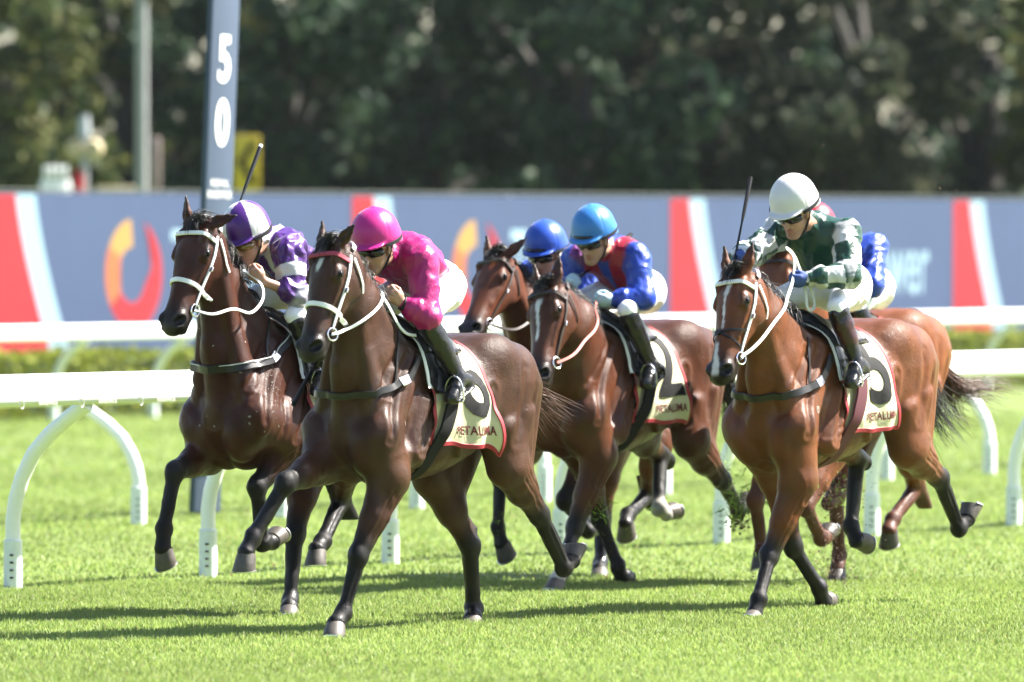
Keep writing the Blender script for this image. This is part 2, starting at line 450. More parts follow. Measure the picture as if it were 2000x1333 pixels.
for (t, z, w_) in [(42.55, 1.24, .02), (42.62, 1.10, .012), (44.6, 1.2, .015), (53.0, 1.22, .02)]:
    c = onrail(-29.19 + .54 + .073, t, z) - onrail(-29.19, 0); mb = MB(); mb.add([c - U * w_, c - U * w_ * .3 + Vector((0, 0, .007)), c + U * w_, c + U * w_ * .2 - Vector((0, 0, .006))], [(0, 1, 2, 3)]); mb.build('scuff_mark', M['debrisbrown'], r1, smooth=False)
# faint lettering and marks along the near beam
for k in range(13):
    t = 41.0 + .62 * k
    Vt, Ft = text_polys('RANDWICK', .034)
    P = [onrail(-29.19 + .54 + .0715, t + .27 + v[0], 1.105 + v[1]) for v in Vt]
    link('lettering', np_mesh('lettering', np.array(P) - np.array(onrail(-29.19, 0)), Ft, False), M['greyprint'], r1)
    mb = MB(); c = onrail(-29.19 + .54 + .070, t, 1.105) - onrail(-29.19, 0)
    mb.tube([c + U * (.022 * math.cos(w)) + Vector((0, 0, .030 * math.sin(w))) for w in np.linspace(0, 6.283, 13)], .0025, 4, cap=False); mb.build('printed_mark', M['greyprint'], r1)

# ------------------------------------------------------------------ hedge
def leaf_cloud(pts, size, seed, cols, nrm=None, elong=1.0):
    r = np.random.default_rng(seed); n = len(pts)
    a = r.normal(size=(n, 3)); a /= np.linalg.norm(a, axis=1)[:, None]; b = np.cross(a, r.normal(size=(n, 3))); b /= np.linalg.norm(b, axis=1)[:, None]
    s = size * r.uniform(.6, 1.4, n)[:, None]
    V = np.stack([pts - a * s * elong, pts + b * s * .55 - a * s * .1, pts + a * s * elong, pts - b * s * .55 + a * s * .1], 1).reshape(-1, 3)
    Q = np.arange(n * 4).reshape(-1, 4)
    c = np.array(cols)[r.integers(len(cols), size=n)] * r.uniform(.82, 1.18, (n, 1))
    return np_mesh('leaves', V, Q, False, np.repeat(c, 4, axis=0))
M['leaf'] = mat('leaf', (1, 1, 1), .62, spec=.12, attr=True, trans=.3)
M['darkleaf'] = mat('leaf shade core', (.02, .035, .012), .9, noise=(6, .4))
M['bark'] = mat('bark', (.032, .03, .025), .9, noise=(5, .35), bump=(14, .8, .05))
hroot = empty('hedge', onrail(-56.0, 72), 0, 'low clipped yellow green hedge below the advertising boards', 'hedge')
rr = np.random.default_rng(8); nl = 26000
t_ = rr.uniform(0, 46, nl); q_ = rr.uniform(-.40, .45, nl); z_ = rr.uniform(.0, .74, nl) + .05 * np.sin(t_ * 3) * rr.uniform(0, 1, nl)
face = rr.uniform(0, 1, nl) < .6; q_ = np.where(face, .42 + rr.normal(0, .035, nl), q_); z_ = np.where(~face, .70 + rr.normal(0, .035, nl) + .025 * np.sin(t_ * 2.1), z_)
P = np.stack([U.x * t_ + NN.x * q_, U.y * t_ + NN.y * q_, z_], 1)
link('foliage', leaf_cloud(P, .045, 9, [(.19, .23, .035), (.26, .28, .05), (.11, .155, .02)]), M['leaf'], hroot)
mb = MB(); mb.box(Vector(U * 23) + Vector((0, 0, .33)), (46, .74, .66), RZ); mb.build('shade_core', M['darkleaf'], hroot)  # solid box inside the leaves, the hedge's inner shade put into its dark colour

# ------------------------------------------------------------------ advertising boards
M['boardblue'] = mat('printed blue vinyl', (.035, .056, .110), .75, spec=.2, noise=(1.2, .05))
M['boardred'] = mat('printed red vinyl', (.25, .014, .020), .75, spec=.2, noise=(1.2, .05))
M['boardpale'] = mat('printed pale blue vinyl', (.19, .29, .35), .75, spec=.2)
M['boardyellow'] = mat('printed yellow ink', (.28, .15, .03), .55)
M['boardorange'] = mat('printed orange ink', (.28, .07, .015), .55)
M['darkrail'] = mat('dull green pipe', (.05, .06, .05), .8)
M['galv'] = mat('galvanised steel', (.35, .37, .38), .5, metal=.6)
BZ0, BZ1, BN = .62, 2.58, -57.0
PER = 7.75
for k, ts in enumerate([73.40 + PER * i for i in range(6)]):
    o = onrail(BN, ts)
    where = ['just outside the left edge of the view', 'the leftmost in view', 'second from the left in view', 'third from the left in view', 'the rightmost in view', 'just outside the right edge of the view'][k]
    root = empty('advertising_board', o, RZ, 'blue advertising board with red stripe, ' + where, 'board', 'advertising boards along the far rail')
    mb = MB(); mb.box((PER / 2, .015, (BZ0 + BZ1) / 2), (PER - .01, .02, BZ1 - BZ0)); mb.build('panel', M['boardblue'], root)
    def poly(name, pts, m, off=.004):
        bmn = bmesh.new(); vs = [bmn.verts.new((p[0], .005 - off, p[1])) for p in pts]; bmn.faces.new(vs); bmesh.ops.triangulate(bmn, faces=bmn.faces)
        me = bpy.data.meshes.new(name); bmn.to_mesh(me); bmn.free(); return link(name, me, m, root)
    def edge(z): q = (BZ1 - z) / (BZ1 - BZ0); return .50 + .75 * q ** 1.35
    zz = np.linspace(BZ1 - .02, BZ0 + .02, 14)
    poly('red_stripe', [(.02, BZ1 - .02)] + [(edge(z), z) for z in zz] + [(.02, BZ0 + .02)], M['boardred'])
    poly('pale_stripe', [(edge(z), z) for z in zz] + [(edge(z) + .40, z) for z in zz[::-1]], M['boardpale'])
    # ring logo: a yellow to orange arm, a red arm, an open top
    cx, cz, rx, rz_ = 2.95, 1.62, .60, .66
    def arc(name, a0, a1, w0, w1, m, off):
        A = np.radians(np.linspace(a0, a1, 18)); W = np.linspace(w0, w1, 18)
        poly(name, [(cx + rx * math.cos(a), cz + rz_ * math.sin(a)) for a in A] + [(cx + (rx - w) * math.cos(a), cz + .02 + (rz_ - w) * math.sin(a)) for a, w in list(zip(A, W))[::-1]], m, off)
    arc('logo_arm', 96, 150, .36, .30, M['boardyellow'], .004); arc('logo_arm', 150, 215, .30, .26, M['boardorange'], .004)
    arc('logo_arm', 215, 330, .26, .34, M['boardred'], .004); arc('logo_arm', 330, 428, .34, .03, M['boardred'], .004)
    Vt, Ft = text_polys('Tyrepower', 1.25, .012)
    w0 = Vt[:, 0].max() - Vt[:, 0].min(); Vx = (Vt[:, 0] - Vt[:, 0].min()) * (3.3 / w0) + 3.75; Vz = (Vt[:, 1] - Vt[:, 1].max()) * 1.0 + 2.15
    link('lettering', np_mesh('lettering', np.stack([Vx, np.full(len(Vx), .001), Vz], 1), Ft, False), M['boardpale'], root)
    for q in (0.05, PER / 2):
        mb = MB(); mb.tube([(q, .10, 0), (q, .10, 2.62)], .03, 8); mb.build('post', M['galv'], root)
    mb = MB(); mb.tube([(0, .08, BZ1 + .03), (PER - .02, .08, BZ1 + .03)], .014, 8); mb.build('top_rail', M['darkrail'], root)

# ------------------------------------------------------------------ distance marker, poles and signs
M['postblue'] = mat('slate blue marker vinyl', (.046, .066, .105), .7, spec=.2, noise=(2, .06))
M['postside'] = mat('pale green marker side', (.20, .28, .26), .5)
mk = empty('distance_marker', (-2.315, 64.2, 0), 0, 'tall slate blue distance marker post numbered fifty', 'marker post')
lean = Matrix.Rotation(R(2.2), 4, 'Y')
mb = MB(); mb.box(lean @ Vector((0, 0, 2.5)), (.37, .05, 5.0), M=lean @ Matrix.Rotation(RZ, 4, 'Z')); mb.build('column', M['postblue'], mk, bevel=.012)
def on_post(txt, size, z, bold, ysc, xsc, name, dx=0):
    Vt, Ft = text_polys(txt, size, bold); W = []
    T_ = lean @ Matrix.Translation((0, 0, z)) @ Matrix.Rotation(RZ, 4, 'Z')
    for v in Vt: W.append(T_ @ Vector((v[0] * xsc + dx, -.029, v[1] * ysc)))
    link(name, np_mesh(name, np.array([w[:] for w in W]), Ft, False), M['whiteprint'], mk)
on_post('5', .42, 3.40, .010, 1.16, .86, 'digit', .0); on_post('0', .42, 2.92, .010, 1.16, .86, 'digit', .0)
on_post('ROYAL', .062, 2.48, .0, 1.25, 1.2, 'lettering'); on_post('RANDWICK', .062, 2.395, .0, 1.35, .95, 'lettering')

M['palepole'] = mat('weathered grey pole', (.22, .23, .23), .6, noise=(3, .1))
a = Vector((-5.292, 122.00, 2.517)); lp = empty('light_pole', (a.x, a.y, 0), 0, 'tall grey lamp pole at the left behind the boards', 'pole')
mb = MB(); mb.tube([(0, 0, 0), (0, 0, 5.75)], [.088, .085], 12); mb.build('shaft', M['palepole'], lp)
mb = MB(); mb.box((.12, 0, 5.72), (.42, .18, .16)); mb.build('lamp_housing', M['whiteplastic'], lp, bevel=.03)
mb = MB(); mb.tube([(0, 0, 0), (0, 0, .3)], [.18, .16], 12); mb.build('base', M['palepole'], lp)
a = Vector((-5.186, 124.00, 2.524)); sp_ = empty('banner_pole', (a.x, a.y, 0), 0, 'short brownish pole beside the grey lamp pole', 'pole')
mb = MB(); mb.tube([(0, 0, 0), (0, 0, 2.6)], [.05, .05], 8); mb.build('shaft', M['palepole'], sp_); mb = MB(); mb.box((0, 0, 3.0), (.16, .08, 1.0)); mb.build('rolled_banner', M['rolled'], sp_, bevel=.03)
M['signyellow'] = mat('yellow sign sheet', (.50, .36, .015), .5)
a = Vector((-3.761, 121.00, 3.095)); ys_ = empty('yellow_sign', (a.x, a.y, 0), R(-6), 'yellow road sign with black arrow behind the marker post', 'sign')
mb = MB(); mb.box((0, 0, a.z), (.37, .03, .80)); mb.build('sign_plate', M['signyellow'], ys_, bevel=.012)
mb = MB(); mb.add([(.06, -.020, a.z + .30), (-.14, -.020, a.z + .02), (.06, -.020, a.z - .30), (.16, -.020, a.z - .30), (-.03, -.020, a.z + .02), (.16, -.020, a.z + .30)], [(0, 1, 4, 5), (1, 2, 3, 4)]); mb.build('arrow', M['blackprint'], ys_, smooth=False)
mb = MB(); mb.tube([(0, .05, 0), (0, .05, a.z + .3)], .035, 8); mb.build('post', M['galv'], ys_)
a = Vector((-6.850, 128.00, 3.037)); wb = empty('white_cabinet', (a.x, a.y, 0), R(8), 'white service cabinet with slatted top at the far left', 'cabinet')
mb = MB(); mb.box((0, 0, 1.45), (.44, .3, 2.9)); mb.build('body', M['whiteplastic'], wb, bevel=.03)
for q in range(4): mb = MB(); mb.box((-.15 + .10 * q, -.01, 3.0), (.05, .28, .24)); mb.build('slat', M['whiteplastic'], wb, bevel=.01)
mb = MB(); mb.box((.02, -.155, 2.55), (.10, .02, .16)); mb.build('panel', M['galv'], wb)
a = Vector((-6.312, 126.00, 3.287)); ts_ = empty('signal_post', (a.x, a.y, 0), R(-5), 'signal post with red base and two cream lamp hoods at the left', 'signal')
mb = MB(); mb.tube([(0, 0, 0), (0, 0, 3.75)], .055, 10); mb.build('post', M['galv'], ts_)
mb = MB(); mb.tube([(-.10, -.06, 2.2), (-.09, -.06, 3.05)], [.12, .08], 10); mb.build('red_cover', M['boardred'], ts_)
for s in (-1, 1): mb = MB(); mb.tube([(.13 * s, .05, 3.35), (.13 * s, -.12, 3.35)], [.15, .12], 12); mb.build('lamp_hood', M['hood'], ts_)
mb = MB(); mb.tube([(0, 0, 3.55), (0, 0, 3.85)], [.10, .07], 10); mb.build('finial', M['galv'], ts_)
a = Vector((-6.059, 132.00, 2.829)); kb = empty('low_barrier', (a.x, a.y, 0), R(3), 'low pale barrier just above the boards at the left', 'barrier')
mb = MB(); mb.box((0, 0, 2.68), (.75, .12, .30)); mb.build('board', M['hood'], kb, bevel=.02)
for s in (-1, 1): mb = MB(); mb.tube([(.3 * s, 0, 0), (.3 * s, 0, 2.6)], .04, 8); mb.build('post', M['galv'], kb)

# ------------------------------------------------------------------ trees beyond the course
def tree(x, y, h, rad, seed, cols, label, nleaf=5200, low=.5, ls=.13):
    r = np.random.default_rng(seed)
    root = empty('tree', (x, y, 0), 0, label, 'tree', 'dark trees behind the course')
    mb = MB(); base = .22 + .03 * h
    bend = r.normal(0, .25, 2)
    tr = [Vector((bend[0] * q * q, bend[1] * q * q, q * h * .55)) for q in np.linspace(0, 1, 7)]
    mb.tube(tr, list(np.linspace(base, base * .45, 7)), 10)
    blobs = []
    for i in range(9):
        a = r.uniform(0, 6.28); q = r.uniform(.35, .95); st = tr[0].lerp(tr[-1], q) if False else Vector((bend[0] * q * q, bend[1] * q * q, q * h * .55))
        ed = Vector((math.cos(a) * rad * r.uniform(.45, .85), math.sin(a) * rad * r.uniform(.45, .85), st.z + r.uniform(.4, h * .35)))
        md = st.lerp(ed, .5) + Vector((0, 0, .35)); mb.tube([st, md, ed], [base * .35, base * .22, base * .08], 7)
        blobs.append(ed)
    mb.build('trunk', M['bark'], root)
    P = []
    for i in range(34):
        a = r.uniform(0, 6.28); q = math.sqrt(r.uniform(0, 1)); zz_ = r.uniform(low, h)
        prof = math.sin(math.pi * min(1, max(.12, (zz_ - low + .6) / (h - low + 1.0)))) ** .5
        blobs.append(Vector((math.cos(a) * rad * q * prof, math.sin(a) * rad * q * prof, zz_)))
    per = nleaf // len(blobs)
    for b in blobs:
        s = r.uniform(.45, .95); p = r.normal(size=(per, 3)); p /= np.linalg.norm(p, axis=1)[:, None]; p *= (r.uniform(.35, 1, (per, 1)) ** .5) * s * np.array((1, 1, .75))
        P.append(p + np.array(b[:]))
    link('crown', leaf_cloud(np.concatenate(P), ls, seed + 1, cols), M['leaf'], root)
DG = [(.026, .050, .028), (.038, .064, .032), (.02, .040, .025)]; OG = [(.06, .078, .026), (.095, .10, .03), (.036, .054, .024)]; GY = [(.075, .08, .048), (.042, .055, .031), (.028, .042, .026)]
TR = [(-9.6, 142, 8.2, 3.0, OG, 'olive green tree at the far left edge'), (-6.6, 150, 9.0, 2.8, OG, 'olive green tree behind the lamp pole'), (-4.0, 146, 8.6, 2.6, DG, 'dark tree just right of the distance marker'),
      (-1.6, 151, 9.4, 2.9, DG, 'dark dense tree above the magenta jockey'), (1.0, 145, 8.8, 2.6, DG, 'dark tree above the light blue cap'), (3.4, 150, 9.2, 2.7, GY, 'brownish tree with sunlit twigs right of centre'),
      (5.9, 146, 9.0, 2.6, GY, 'grey green tree above the white cap'), (8.3, 151, 9.6, 2.8, DG, 'dark tree towards the right edge'), (10.8, 147, 8.8, 2.6, OG, 'olive tree at the right edge with pale leaves')]
for i, (x, y, h, rad, cols, lb) in enumerate(TR): tree(x, y, h, rad, 100 + i, cols, lb, 7000, .3, .15)
rw = np.random.default_rng(77); bl_ = []
for i in range(700):
    c = np.array((rw.uniform(-33, 33), 160 + rw.uniform(0, 14), rw.uniform(.3, 17) if i > 180 else rw.uniform(.2, 4))); k_ = 95
    v = rw.normal(size=(k_, 3)); v /= np.linalg.norm(v, axis=1)[:, None]; bl_.append(c + v * rw.uniform(.3, 1, (k_, 1)) * rw.uniform(.8, 1.9) * np.array((1, .6, .8)))
bl_.append(np.stack([rw.uniform(-34, 34, 15000), 177 + rw.normal(0, 1, 15000), rw.uniform(.2, 18, 15000)], 1))
tag(link('far_wood', leaf_cloud(np.concatenate(bl_), .30, 78, DG + OG[:1]), M['leaf']), 'dark mass of woodland far behind the nearer trees', 'wood', kind='stuff')

# ================================================================== smooth solids (signed distance fields -> one continuous mesh)
def V3(*a): return np.array(a[0] if len(a) == 1 else a, dtype=float)
def unit(v): v = np.asarray(v, float); return v / max(np.linalg.norm(v), 1e-9)

class Solid:
    def __init__(s): s.pr = []
    def _add(s, f, lo, hi, k, op, col): s.pr.append((f, np.array(lo, float), np.array(hi, float), k, op, col))
    def seg(s, p0, p1, a, b=None, lat=(0, 1, 0), k=0.03, op='+', col=None):
        """tapered limb with elliptical section: half widths a along lat, b across"""
        p0 = V3(p0); p1 = V3(p1)
        a = (a, a) if np.isscalar(a) else a
        b = a if b is None else ((b, b) if np.isscalar(b) else b)
        ax = p1 - p0; Ln = max(np.linalg.norm(ax), 1e-6); ex = ax / Ln
        lt = V3(lat) - ex * np.dot(lat, ex)
        if np.linalg.norm(lt) < 1e-3: lt = np.cross(ex, (0.3, 0.5, 0.8))
        ey = unit(lt); ez = np.cross(ex, ey)
        def f(X, Y, Z):
            dx, dy, dz = X - p0[0], Y - p0[1], Z - p0[2]
            w = dx * ex[0] + dy * ex[1] + dz * ex[2]
            u = dx * ey[0] + dy * ey[1] + dz * ey[2]
            v = dx * ez[0] + dy * ez[1] + dz * ez[2]
            t = np.clip(w / Ln, 0, 1); e = w - t * Ln
            A = a[0] + (a[1] - a[0]) * t; B = b[0] + (b[1] - b[0]) * t
            m = np.minimum(A, B)
            q = np.sqrt((u / A) ** 2 + (v / B) ** 2 + (e / m) ** 2)
            ln = np.sqrt(u * u + v * v + e * e)
            return np.where(q > 1e-3, ln * (1 - 1 / np.maximum(q, 1e-3)), -m)
        r = max(max(a), max(b))
        s._add(f, np.minimum(p0, p1) - r, np.maximum(p0, p1) + r, k, op, col)
    def ell(s, c, r, ax=None, k=0.03, op='+', col=None):
        c = V3(c); r = V3(r); M = np.eye(3) if ax is None else np.array([unit(a) for a in ax])
        def f(X, Y, Z):
            dx, dy, dz = X - c[0], Y - c[1], Z - c[2]
            q = 0; g = 0
            for i in range(3):
                t = dx * M[i, 0] + dy * M[i, 1] + dz * M[i, 2]
                q = q + (t / r[i]) ** 2; g = g + (t / r[i] ** 2) ** 2
            q = np.sqrt(q); g = np.sqrt(g)
            return q * (q - 1) / np.maximum(g, 1e-6)
        ext = np.sqrt(((M.T * r) ** 2).sum(1))
        s._add(f, c - ext, c + ext, k, op, col)
    def loft(s, o, ex, ey, ez, st, k=0.03, col=None, n=2.2):
        """body of revolution-like loft: stations (s, top, bottom, half width, height fraction of the widest level)"""
        o = V3(o); ex, ey, ez = V3(ex), V3(ey), V3(ez)
        st = np.array(sorted(st), float)
        xs = np.linspace(st[0, 0], st[-1, 0], 200)
        def cr(y):
            x = st[:, 0]; m = np.gradient(y, x)
            i = np.clip(np.searchsorted(x, xs) - 1, 0, len(x) - 2)
            h = x[i + 1] - x[i]; t = (xs - x[i]) / h
            return ((1 + 2 * t) * (1 - t) ** 2 * y[i] + t * (1 - t) ** 2 * h * m[i] + t * t * (3 - 2 * t) * y[i + 1] + t * t * (t - 1) * h * m[i + 1])
        top, bot, hw, fr = cr(st[:, 1]), cr(st[:, 2]), cr(st[:, 3]), cr(st[:, 4])
        hw = np.maximum(hw, 0.01)
        def f(X, Y, Z):
            dx, dy, dz = X - o[0], Y - o[1], Z - o[2]
            w = dx * ex[0] + dy * ex[1] + dz * ex[2]
            u = dx * ey[0] + dy * ey[1] + dz * ey[2]
            v = dx * ez[0] + dy * ez[1] + dz * ez[2]
            wc = np.clip(w, xs[0], xs[-1]); e = np.abs(w - wc)
            fi = (wc - xs[0]) / (xs[1] - xs[0]); i0 = np.minimum(fi.astype(np.int32), 198); ft = fi - i0
            def g(a): return a[i0] * (1 - ft) + a[i0 + 1] * ft
            T, Bt, W, Fr = g(top), g(bot), g(hw), g(fr)
            zc = Bt + Fr * (T - Bt); dv = v - zc
            B = np.where(dv > 0, T - zc, zc - Bt); B = np.maximum(B, 0.01)
            q = ((np.abs(u) / W) ** n + (np.abs(dv) / B) ** n) ** (1 / n)
            ln = np.sqrt(u * u + dv * dv)
            d = np.where(q > 1e-2, ln * (1 - 1 / np.maximum(q, 1e-2)), -np.minimum(W, B))
            return np.where(e > 0, np.sqrt(np.maximum(d, 0) ** 2 + e * e) + np.minimum(d, 0) * 0.2, d)
        c = []
        for si in (st[0, 0], st[-1, 0]):
            for vv in (st[:, 1].max(), st[:, 2].min()):
                for uu in (-st[:, 3].max(), st[:, 3].max()): c.append(o + ex * si + ey * uu + ez * vv)
        c = np.array(c)
        s._add(f, c.min(0), c.max(0), k, '+', col)
    def mesh(s, h, relax=2):
        lo = np.min([p[1] for p in s.pr if p[4] == '+'], 0) - 0.03; hi = np.max([p[2] for p in s.pr if p[4] == '+'], 0) + 0.03
        N = np.ceil((hi - lo) / h).astype(int) + 2
        ax = [(lo[i] + h * np.arange(N[i])) for i in range(3)]
        D = np.full(N, 0.2, np.float32)
        for f, a, b, k, op, col in s.pr:
            m = k + 2.5 * h
            i0 = np.maximum(((a - m - lo) / h).astype(int), 0); i1 = np.minimum(((b + m - lo) / h).astype(int) + 2, N)
            if np.any(i1 <= i0): continue
            sl = tuple(slice(i0[j], i1[j]) for j in range(3))
            X = ax[0][sl[0]][:, None, None]; Y = ax[1][sl[1]][None, :, None]; Z = ax[2][sl[2]][None, None, :]
            d = f(X, Y, Z).astype(np.float32); c = D[sl]
            if op == '+':
                hh = np.maximum(k - np.abs(c - d), 0) / k
                D[sl] = np.minimum(c, d) - hh * hh * k * 0.25
            else:
                d = -d; hh = np.maximum(k - np.abs(c - d), 0) / k
                D[sl] = np.maximum(c, d) + hh * hh * k * 0.25
        # naive surface nets
        S = D < 0
        cnt = np.zeros(N - 1, np.int8)
        for dx in (0, 1):
            for dy in (0, 1):
                for dz in (0, 1):
                    cnt += S[dx:N[0] - 1 + dx, dy:N[1] - 1 + dy, dz:N[2] - 1 + dz]
        act = (cnt > 0) & (cnt < 8)
        I = np.argwhere(act)
        idx = np.full(N - 1, -1, np.int32); idx[act] = np.arange(len(I))
        acc = np.zeros((len(I), 3)); num = np.zeros(len(I))
        crn = [(a, b, c) for a in (0, 1) for b in (0, 1) for c in (0, 1)]
        val = {c: D[I[:, 0] + c[0], I[:, 1] + c[1], I[:, 2] + c[2]] for c in crn}
        for c in crn:
            for axn in range(3):
                if c[axn] == 0:
                    e = list(c); e[axn] = 1; e = tuple(e)
                    v0, v1 = val[c], val[e]; mk = (v0 < 0) != (v1 < 0)
                    t = np.where(mk, v0 / np.where(mk, v0 - v1, 1), 0)
                    p = np.tile(np.array(c, float), (len(I), 1)); p[:, axn] = t
                    acc += p * mk[:, None]; num += mk
        V = lo + (I + acc / num[:, None]) * h
        Q = []
        for axn in range(3):
            a1, a2 = (axn + 1) % 3, (axn + 2) % 3
            s0 = [slice(None)] * 3; s1 = [slice(None)] * 3
            s0[axn] = slice(0, -1); s1[axn] = slice(1, None)
            ch = S[tuple(s0)] != S[tuple(s1)]
            E = np.argwhere(ch); E = E[(E[:, a1] > 0) & (E[:, a2] > 0)]
            inside = S[E[:, 0], E[:, 1], E[:, 2]]
            def cell(o1, o2):
                q = E.copy(); q[:, a1] -= o1; q[:, a2] -= o2
                return idx[q[:, 0], q[:, 1], q[:, 2]]
            q = np.stack([cell(1, 1), cell(0, 1), cell(0, 0), cell(1, 0)], 1)
            q[~inside] = q[~inside][:, ::-1]
            Q.append(q)
        Q = np.concatenate(Q); Q = Q[(Q >= 0).all(1)]
        # relax and snap back to the surface
        def samp(P):
            g = (P - lo) / h; i = np.clip(np.floor(g).astype(int), 0, N - 2); t = g - i; r = 0
            for c in crn:
                w = np.prod([t[:, j] if c[j] else 1 - t[:, j] for j in range(3)], axis=0)
                r = r + w * D[i[:, 0] + c[0], i[:, 1] + c[1], i[:, 2] + c[2]]
            return r
        for _ in range(relax):
            A = np.zeros_like(V); n = np.zeros(len(V))
            for a, b in ((0, 1), (1, 2), (2, 3), (3, 0)):
                np.add.at(A, Q[:, a], V[Q[:, b]]); np.add.at(n, Q[:, a], 1)
                np.add.at(A, Q[:, b], V[Q[:, a]]); np.add.at(n, Q[:, b], 1)
            V = 0.4 * V + 0.6 * A / np.maximum(n, 1)[:, None]
        d = samp(V); G = np.stack([(samp(V + np.eye(3)[j] * h) - samp(V - np.eye(3)[j] * h)) / (2 * h) for j in range(3)], 1)
        gl = np.linalg.norm(G, axis=1); ok = gl > 0.2
        V[ok] -= (np.clip(d, -h, h) / np.maximum(gl, .2))[ok, None] * (G / np.maximum(gl, .2)[:, None])[ok] * 0.9
        s.G = G / np.maximum(gl, 1e-3)[:, None]
        return V, Q
    def colours(s, V, base, soft=0.012):
        """blend the colours of the solids nearest to each vertex"""
        W = np.zeros(len(V)); C = np.zeros((len(V), 3))
        for f, a, b, k, op, col in s.pr:
            if op != '+': continue
            m = np.all((V > a - 0.05) & (V < b + 0.05), axis=1)
            if not m.any(): continue
            P = V[m]; d = f(P[:, 0], P[:, 1], P[:, 2])
            w = np.exp(-np.clip(d, -0.03, 1) / soft)
            cc = base if col is None else (col(P) if callable(col) else np.array(col))
            W[m] += w; C[m] += w[:, None] * cc
        return np.where(W[:, None] > 1e-9, C / np.maximum(W, 1e-9)[:, None], np.array(base))

def wob(P, sc, seed=0):
    """cheap smooth 3d noise from warped sines, about -1..1"""
    r = np.random.default_rng(seed); o = 0
    for i in range(5):
        k = r.normal(size=3); k = k / np.linalg.norm(k) * sc * (0.7 + 0.5 * i); ph = r.uniform(0, 6.28)
        o = o + np.sin(P @ k + ph + 1.3 * np.sin(P @ (k[[1, 2, 0]] * 0.6) + ph)) / (1 + 0.5 * i)
    return o / 2.6

# ================================================================== horses
ROT = -R(180 - 57)                     # heading: towards the camera and to the left
BLACK = np.array((0.0055, 0.0048, 0.0048))

def mix(a, b, t): return np.asarray(a) * (1 - t) + np.asarray(b) * t
def sstep(x, a, b):
    t = np.clip((x - a) / (b - a), 0, 1); return t * t * (3 - 2 * t)

class Horse: pass

def hoof_mesh(co, toe, lat, name, root, dark=0.0):
    a = unit(toe - co); y = unit(V3(lat) - a * np.dot(lat, a)); P = np.cross(a, y)
    dn = unit(a - P * 0.75); fw = np.cross(y, dn) * -1
    if np.dot(fw, a) < 0: fw = -fw
    rings = []
    n = 20
    spec = [(0.0, .050, .048, -.012), (.012, .054, .051, -.009), (.045, .060, .057, .004), (.082, .067, .063, .016), (.088, .066, .062, .017), (.088, .03, .03, .012)]
    V = []; Fc = []
    for (dp, rf, rl, off) in spec:
        for k in range(n):
            w = 2 * math.pi * k / n
            cw, sw = math.cos(w), math.sin(w)
            rr = rf * (1.0 if cw > 0 else 0.80)
            tilt = 0.014 * cw if dp < .06 else 0
            V.append(tuple(co + dn * (dp - tilt * (1 - dp / .08)) + fw * (off + rr * cw) + y * rl * sw))
    for i in range(len(spec) - 1):
        for k in range(n):
            k2 = (k + 1) % n; Fc.append((i * n + k, i * n + k2, (i + 1) * n + k2, (i + 1) * n + k))
    Fc.append(tuple(range(n))); Fc.append(tuple((len(spec) - 1) * n + k for k in range(n)))
    mb = MB(); mb.add(V, Fc)
    o = mb.build('hoof', M['hoof_dark'] if dark else M['hoof'], root)
    sh = MB(); pts = []; nm = []
    for k in range(13):
        w = -2.2 + 4.4 * k / 12
        rr = .062 if math.cos(w) > 0 else .052
        pts.append(co + dn * .088 + fw * (.017 + rr * math.cos(w)) + y * .058 * math.sin(w)); nm.append(dn)
    sh.ribbon(pts, nm, .020, .007, 0.0)
    sh.build('shoe', M['alu'], o)

def strands(paths, r0, n, spread, seed, segs=9, flat=1.0):
    """hair: many thin tapered strands following a few guide curves"""
    rg = np.random.default_rng(seed); V = []; Q = []
    for i in range(n):
        g = paths[rg.integers(len(paths))]
        g = np.array(g, float); ln = rg.uniform(0.55, 1.0)
        t = np.linspace(0, ln, segs); gi = t * (len(g) - 1)
        k = np.minimum(gi.astype(int), len(g) - 2); f = (gi - k)[:, None]
        k0 = np.maximum(k - 1, 0); k2 = np.minimum(k + 2, len(g) - 1)
        P = 0.5 * ((2 * g[k]) + (g[k + 1] - g[k0]) * f + (2 * g[k0] - 5 * g[k] + 4 * g[k + 1] - g[k2]) * f ** 2 + (3 * g[k] - g[k0] - 3 * g[k + 1] + g[k2]) * f ** 3)
        off = rg.normal(size=3); off2 = rg.normal(size=3); off3 = rg.normal(size=3)
        tt = t[:, None]
        P = P + off * spread[0] * (1 - tt * .3) + off2 * spread[1] * tt ** 1.4 + off3 * spread[1] * .35 * np.sin(tt * rg.uniform(4, 9) + rg.uniform(0, 6)) * tt
        T = np.gradient(P, axis=0); T /= np.linalg.norm(T, axis=1)[:, None] + 1e-9
        a = np.cross(T, rg.normal(size=3)); a /= np.linalg.norm(a, axis=1)[:, None] + 1e-9; b = np.cross(T, a)
        rad = (r0 * rg.uniform(.6, 1.3) * np.clip(1.05 - (t / ln) ** 2 * .9, .12, 1))[:, None]
        base = sum(len(v) for v in V) if i == 0 else base_n
        ring = [P + rad * (a * math.cos(w) + b * math.sin(w)) for w in (0, 2.09, 4.19)]
        Vi = np.stack(ring, 1).reshape(-1, 3); V.append(Vi); base_n = base + len(Vi)
        for s_ in range(segs - 1):
            for w in range(3):
                w2 = (w + 1) % 3
                Q.append((base + s_ * 3 + w, base + s_ * 3 + w2, base + s_ * 3 + 3 + w2, base + s_ * 3 + 3 + w))
    return np.concatenate(V), np.array(Q)

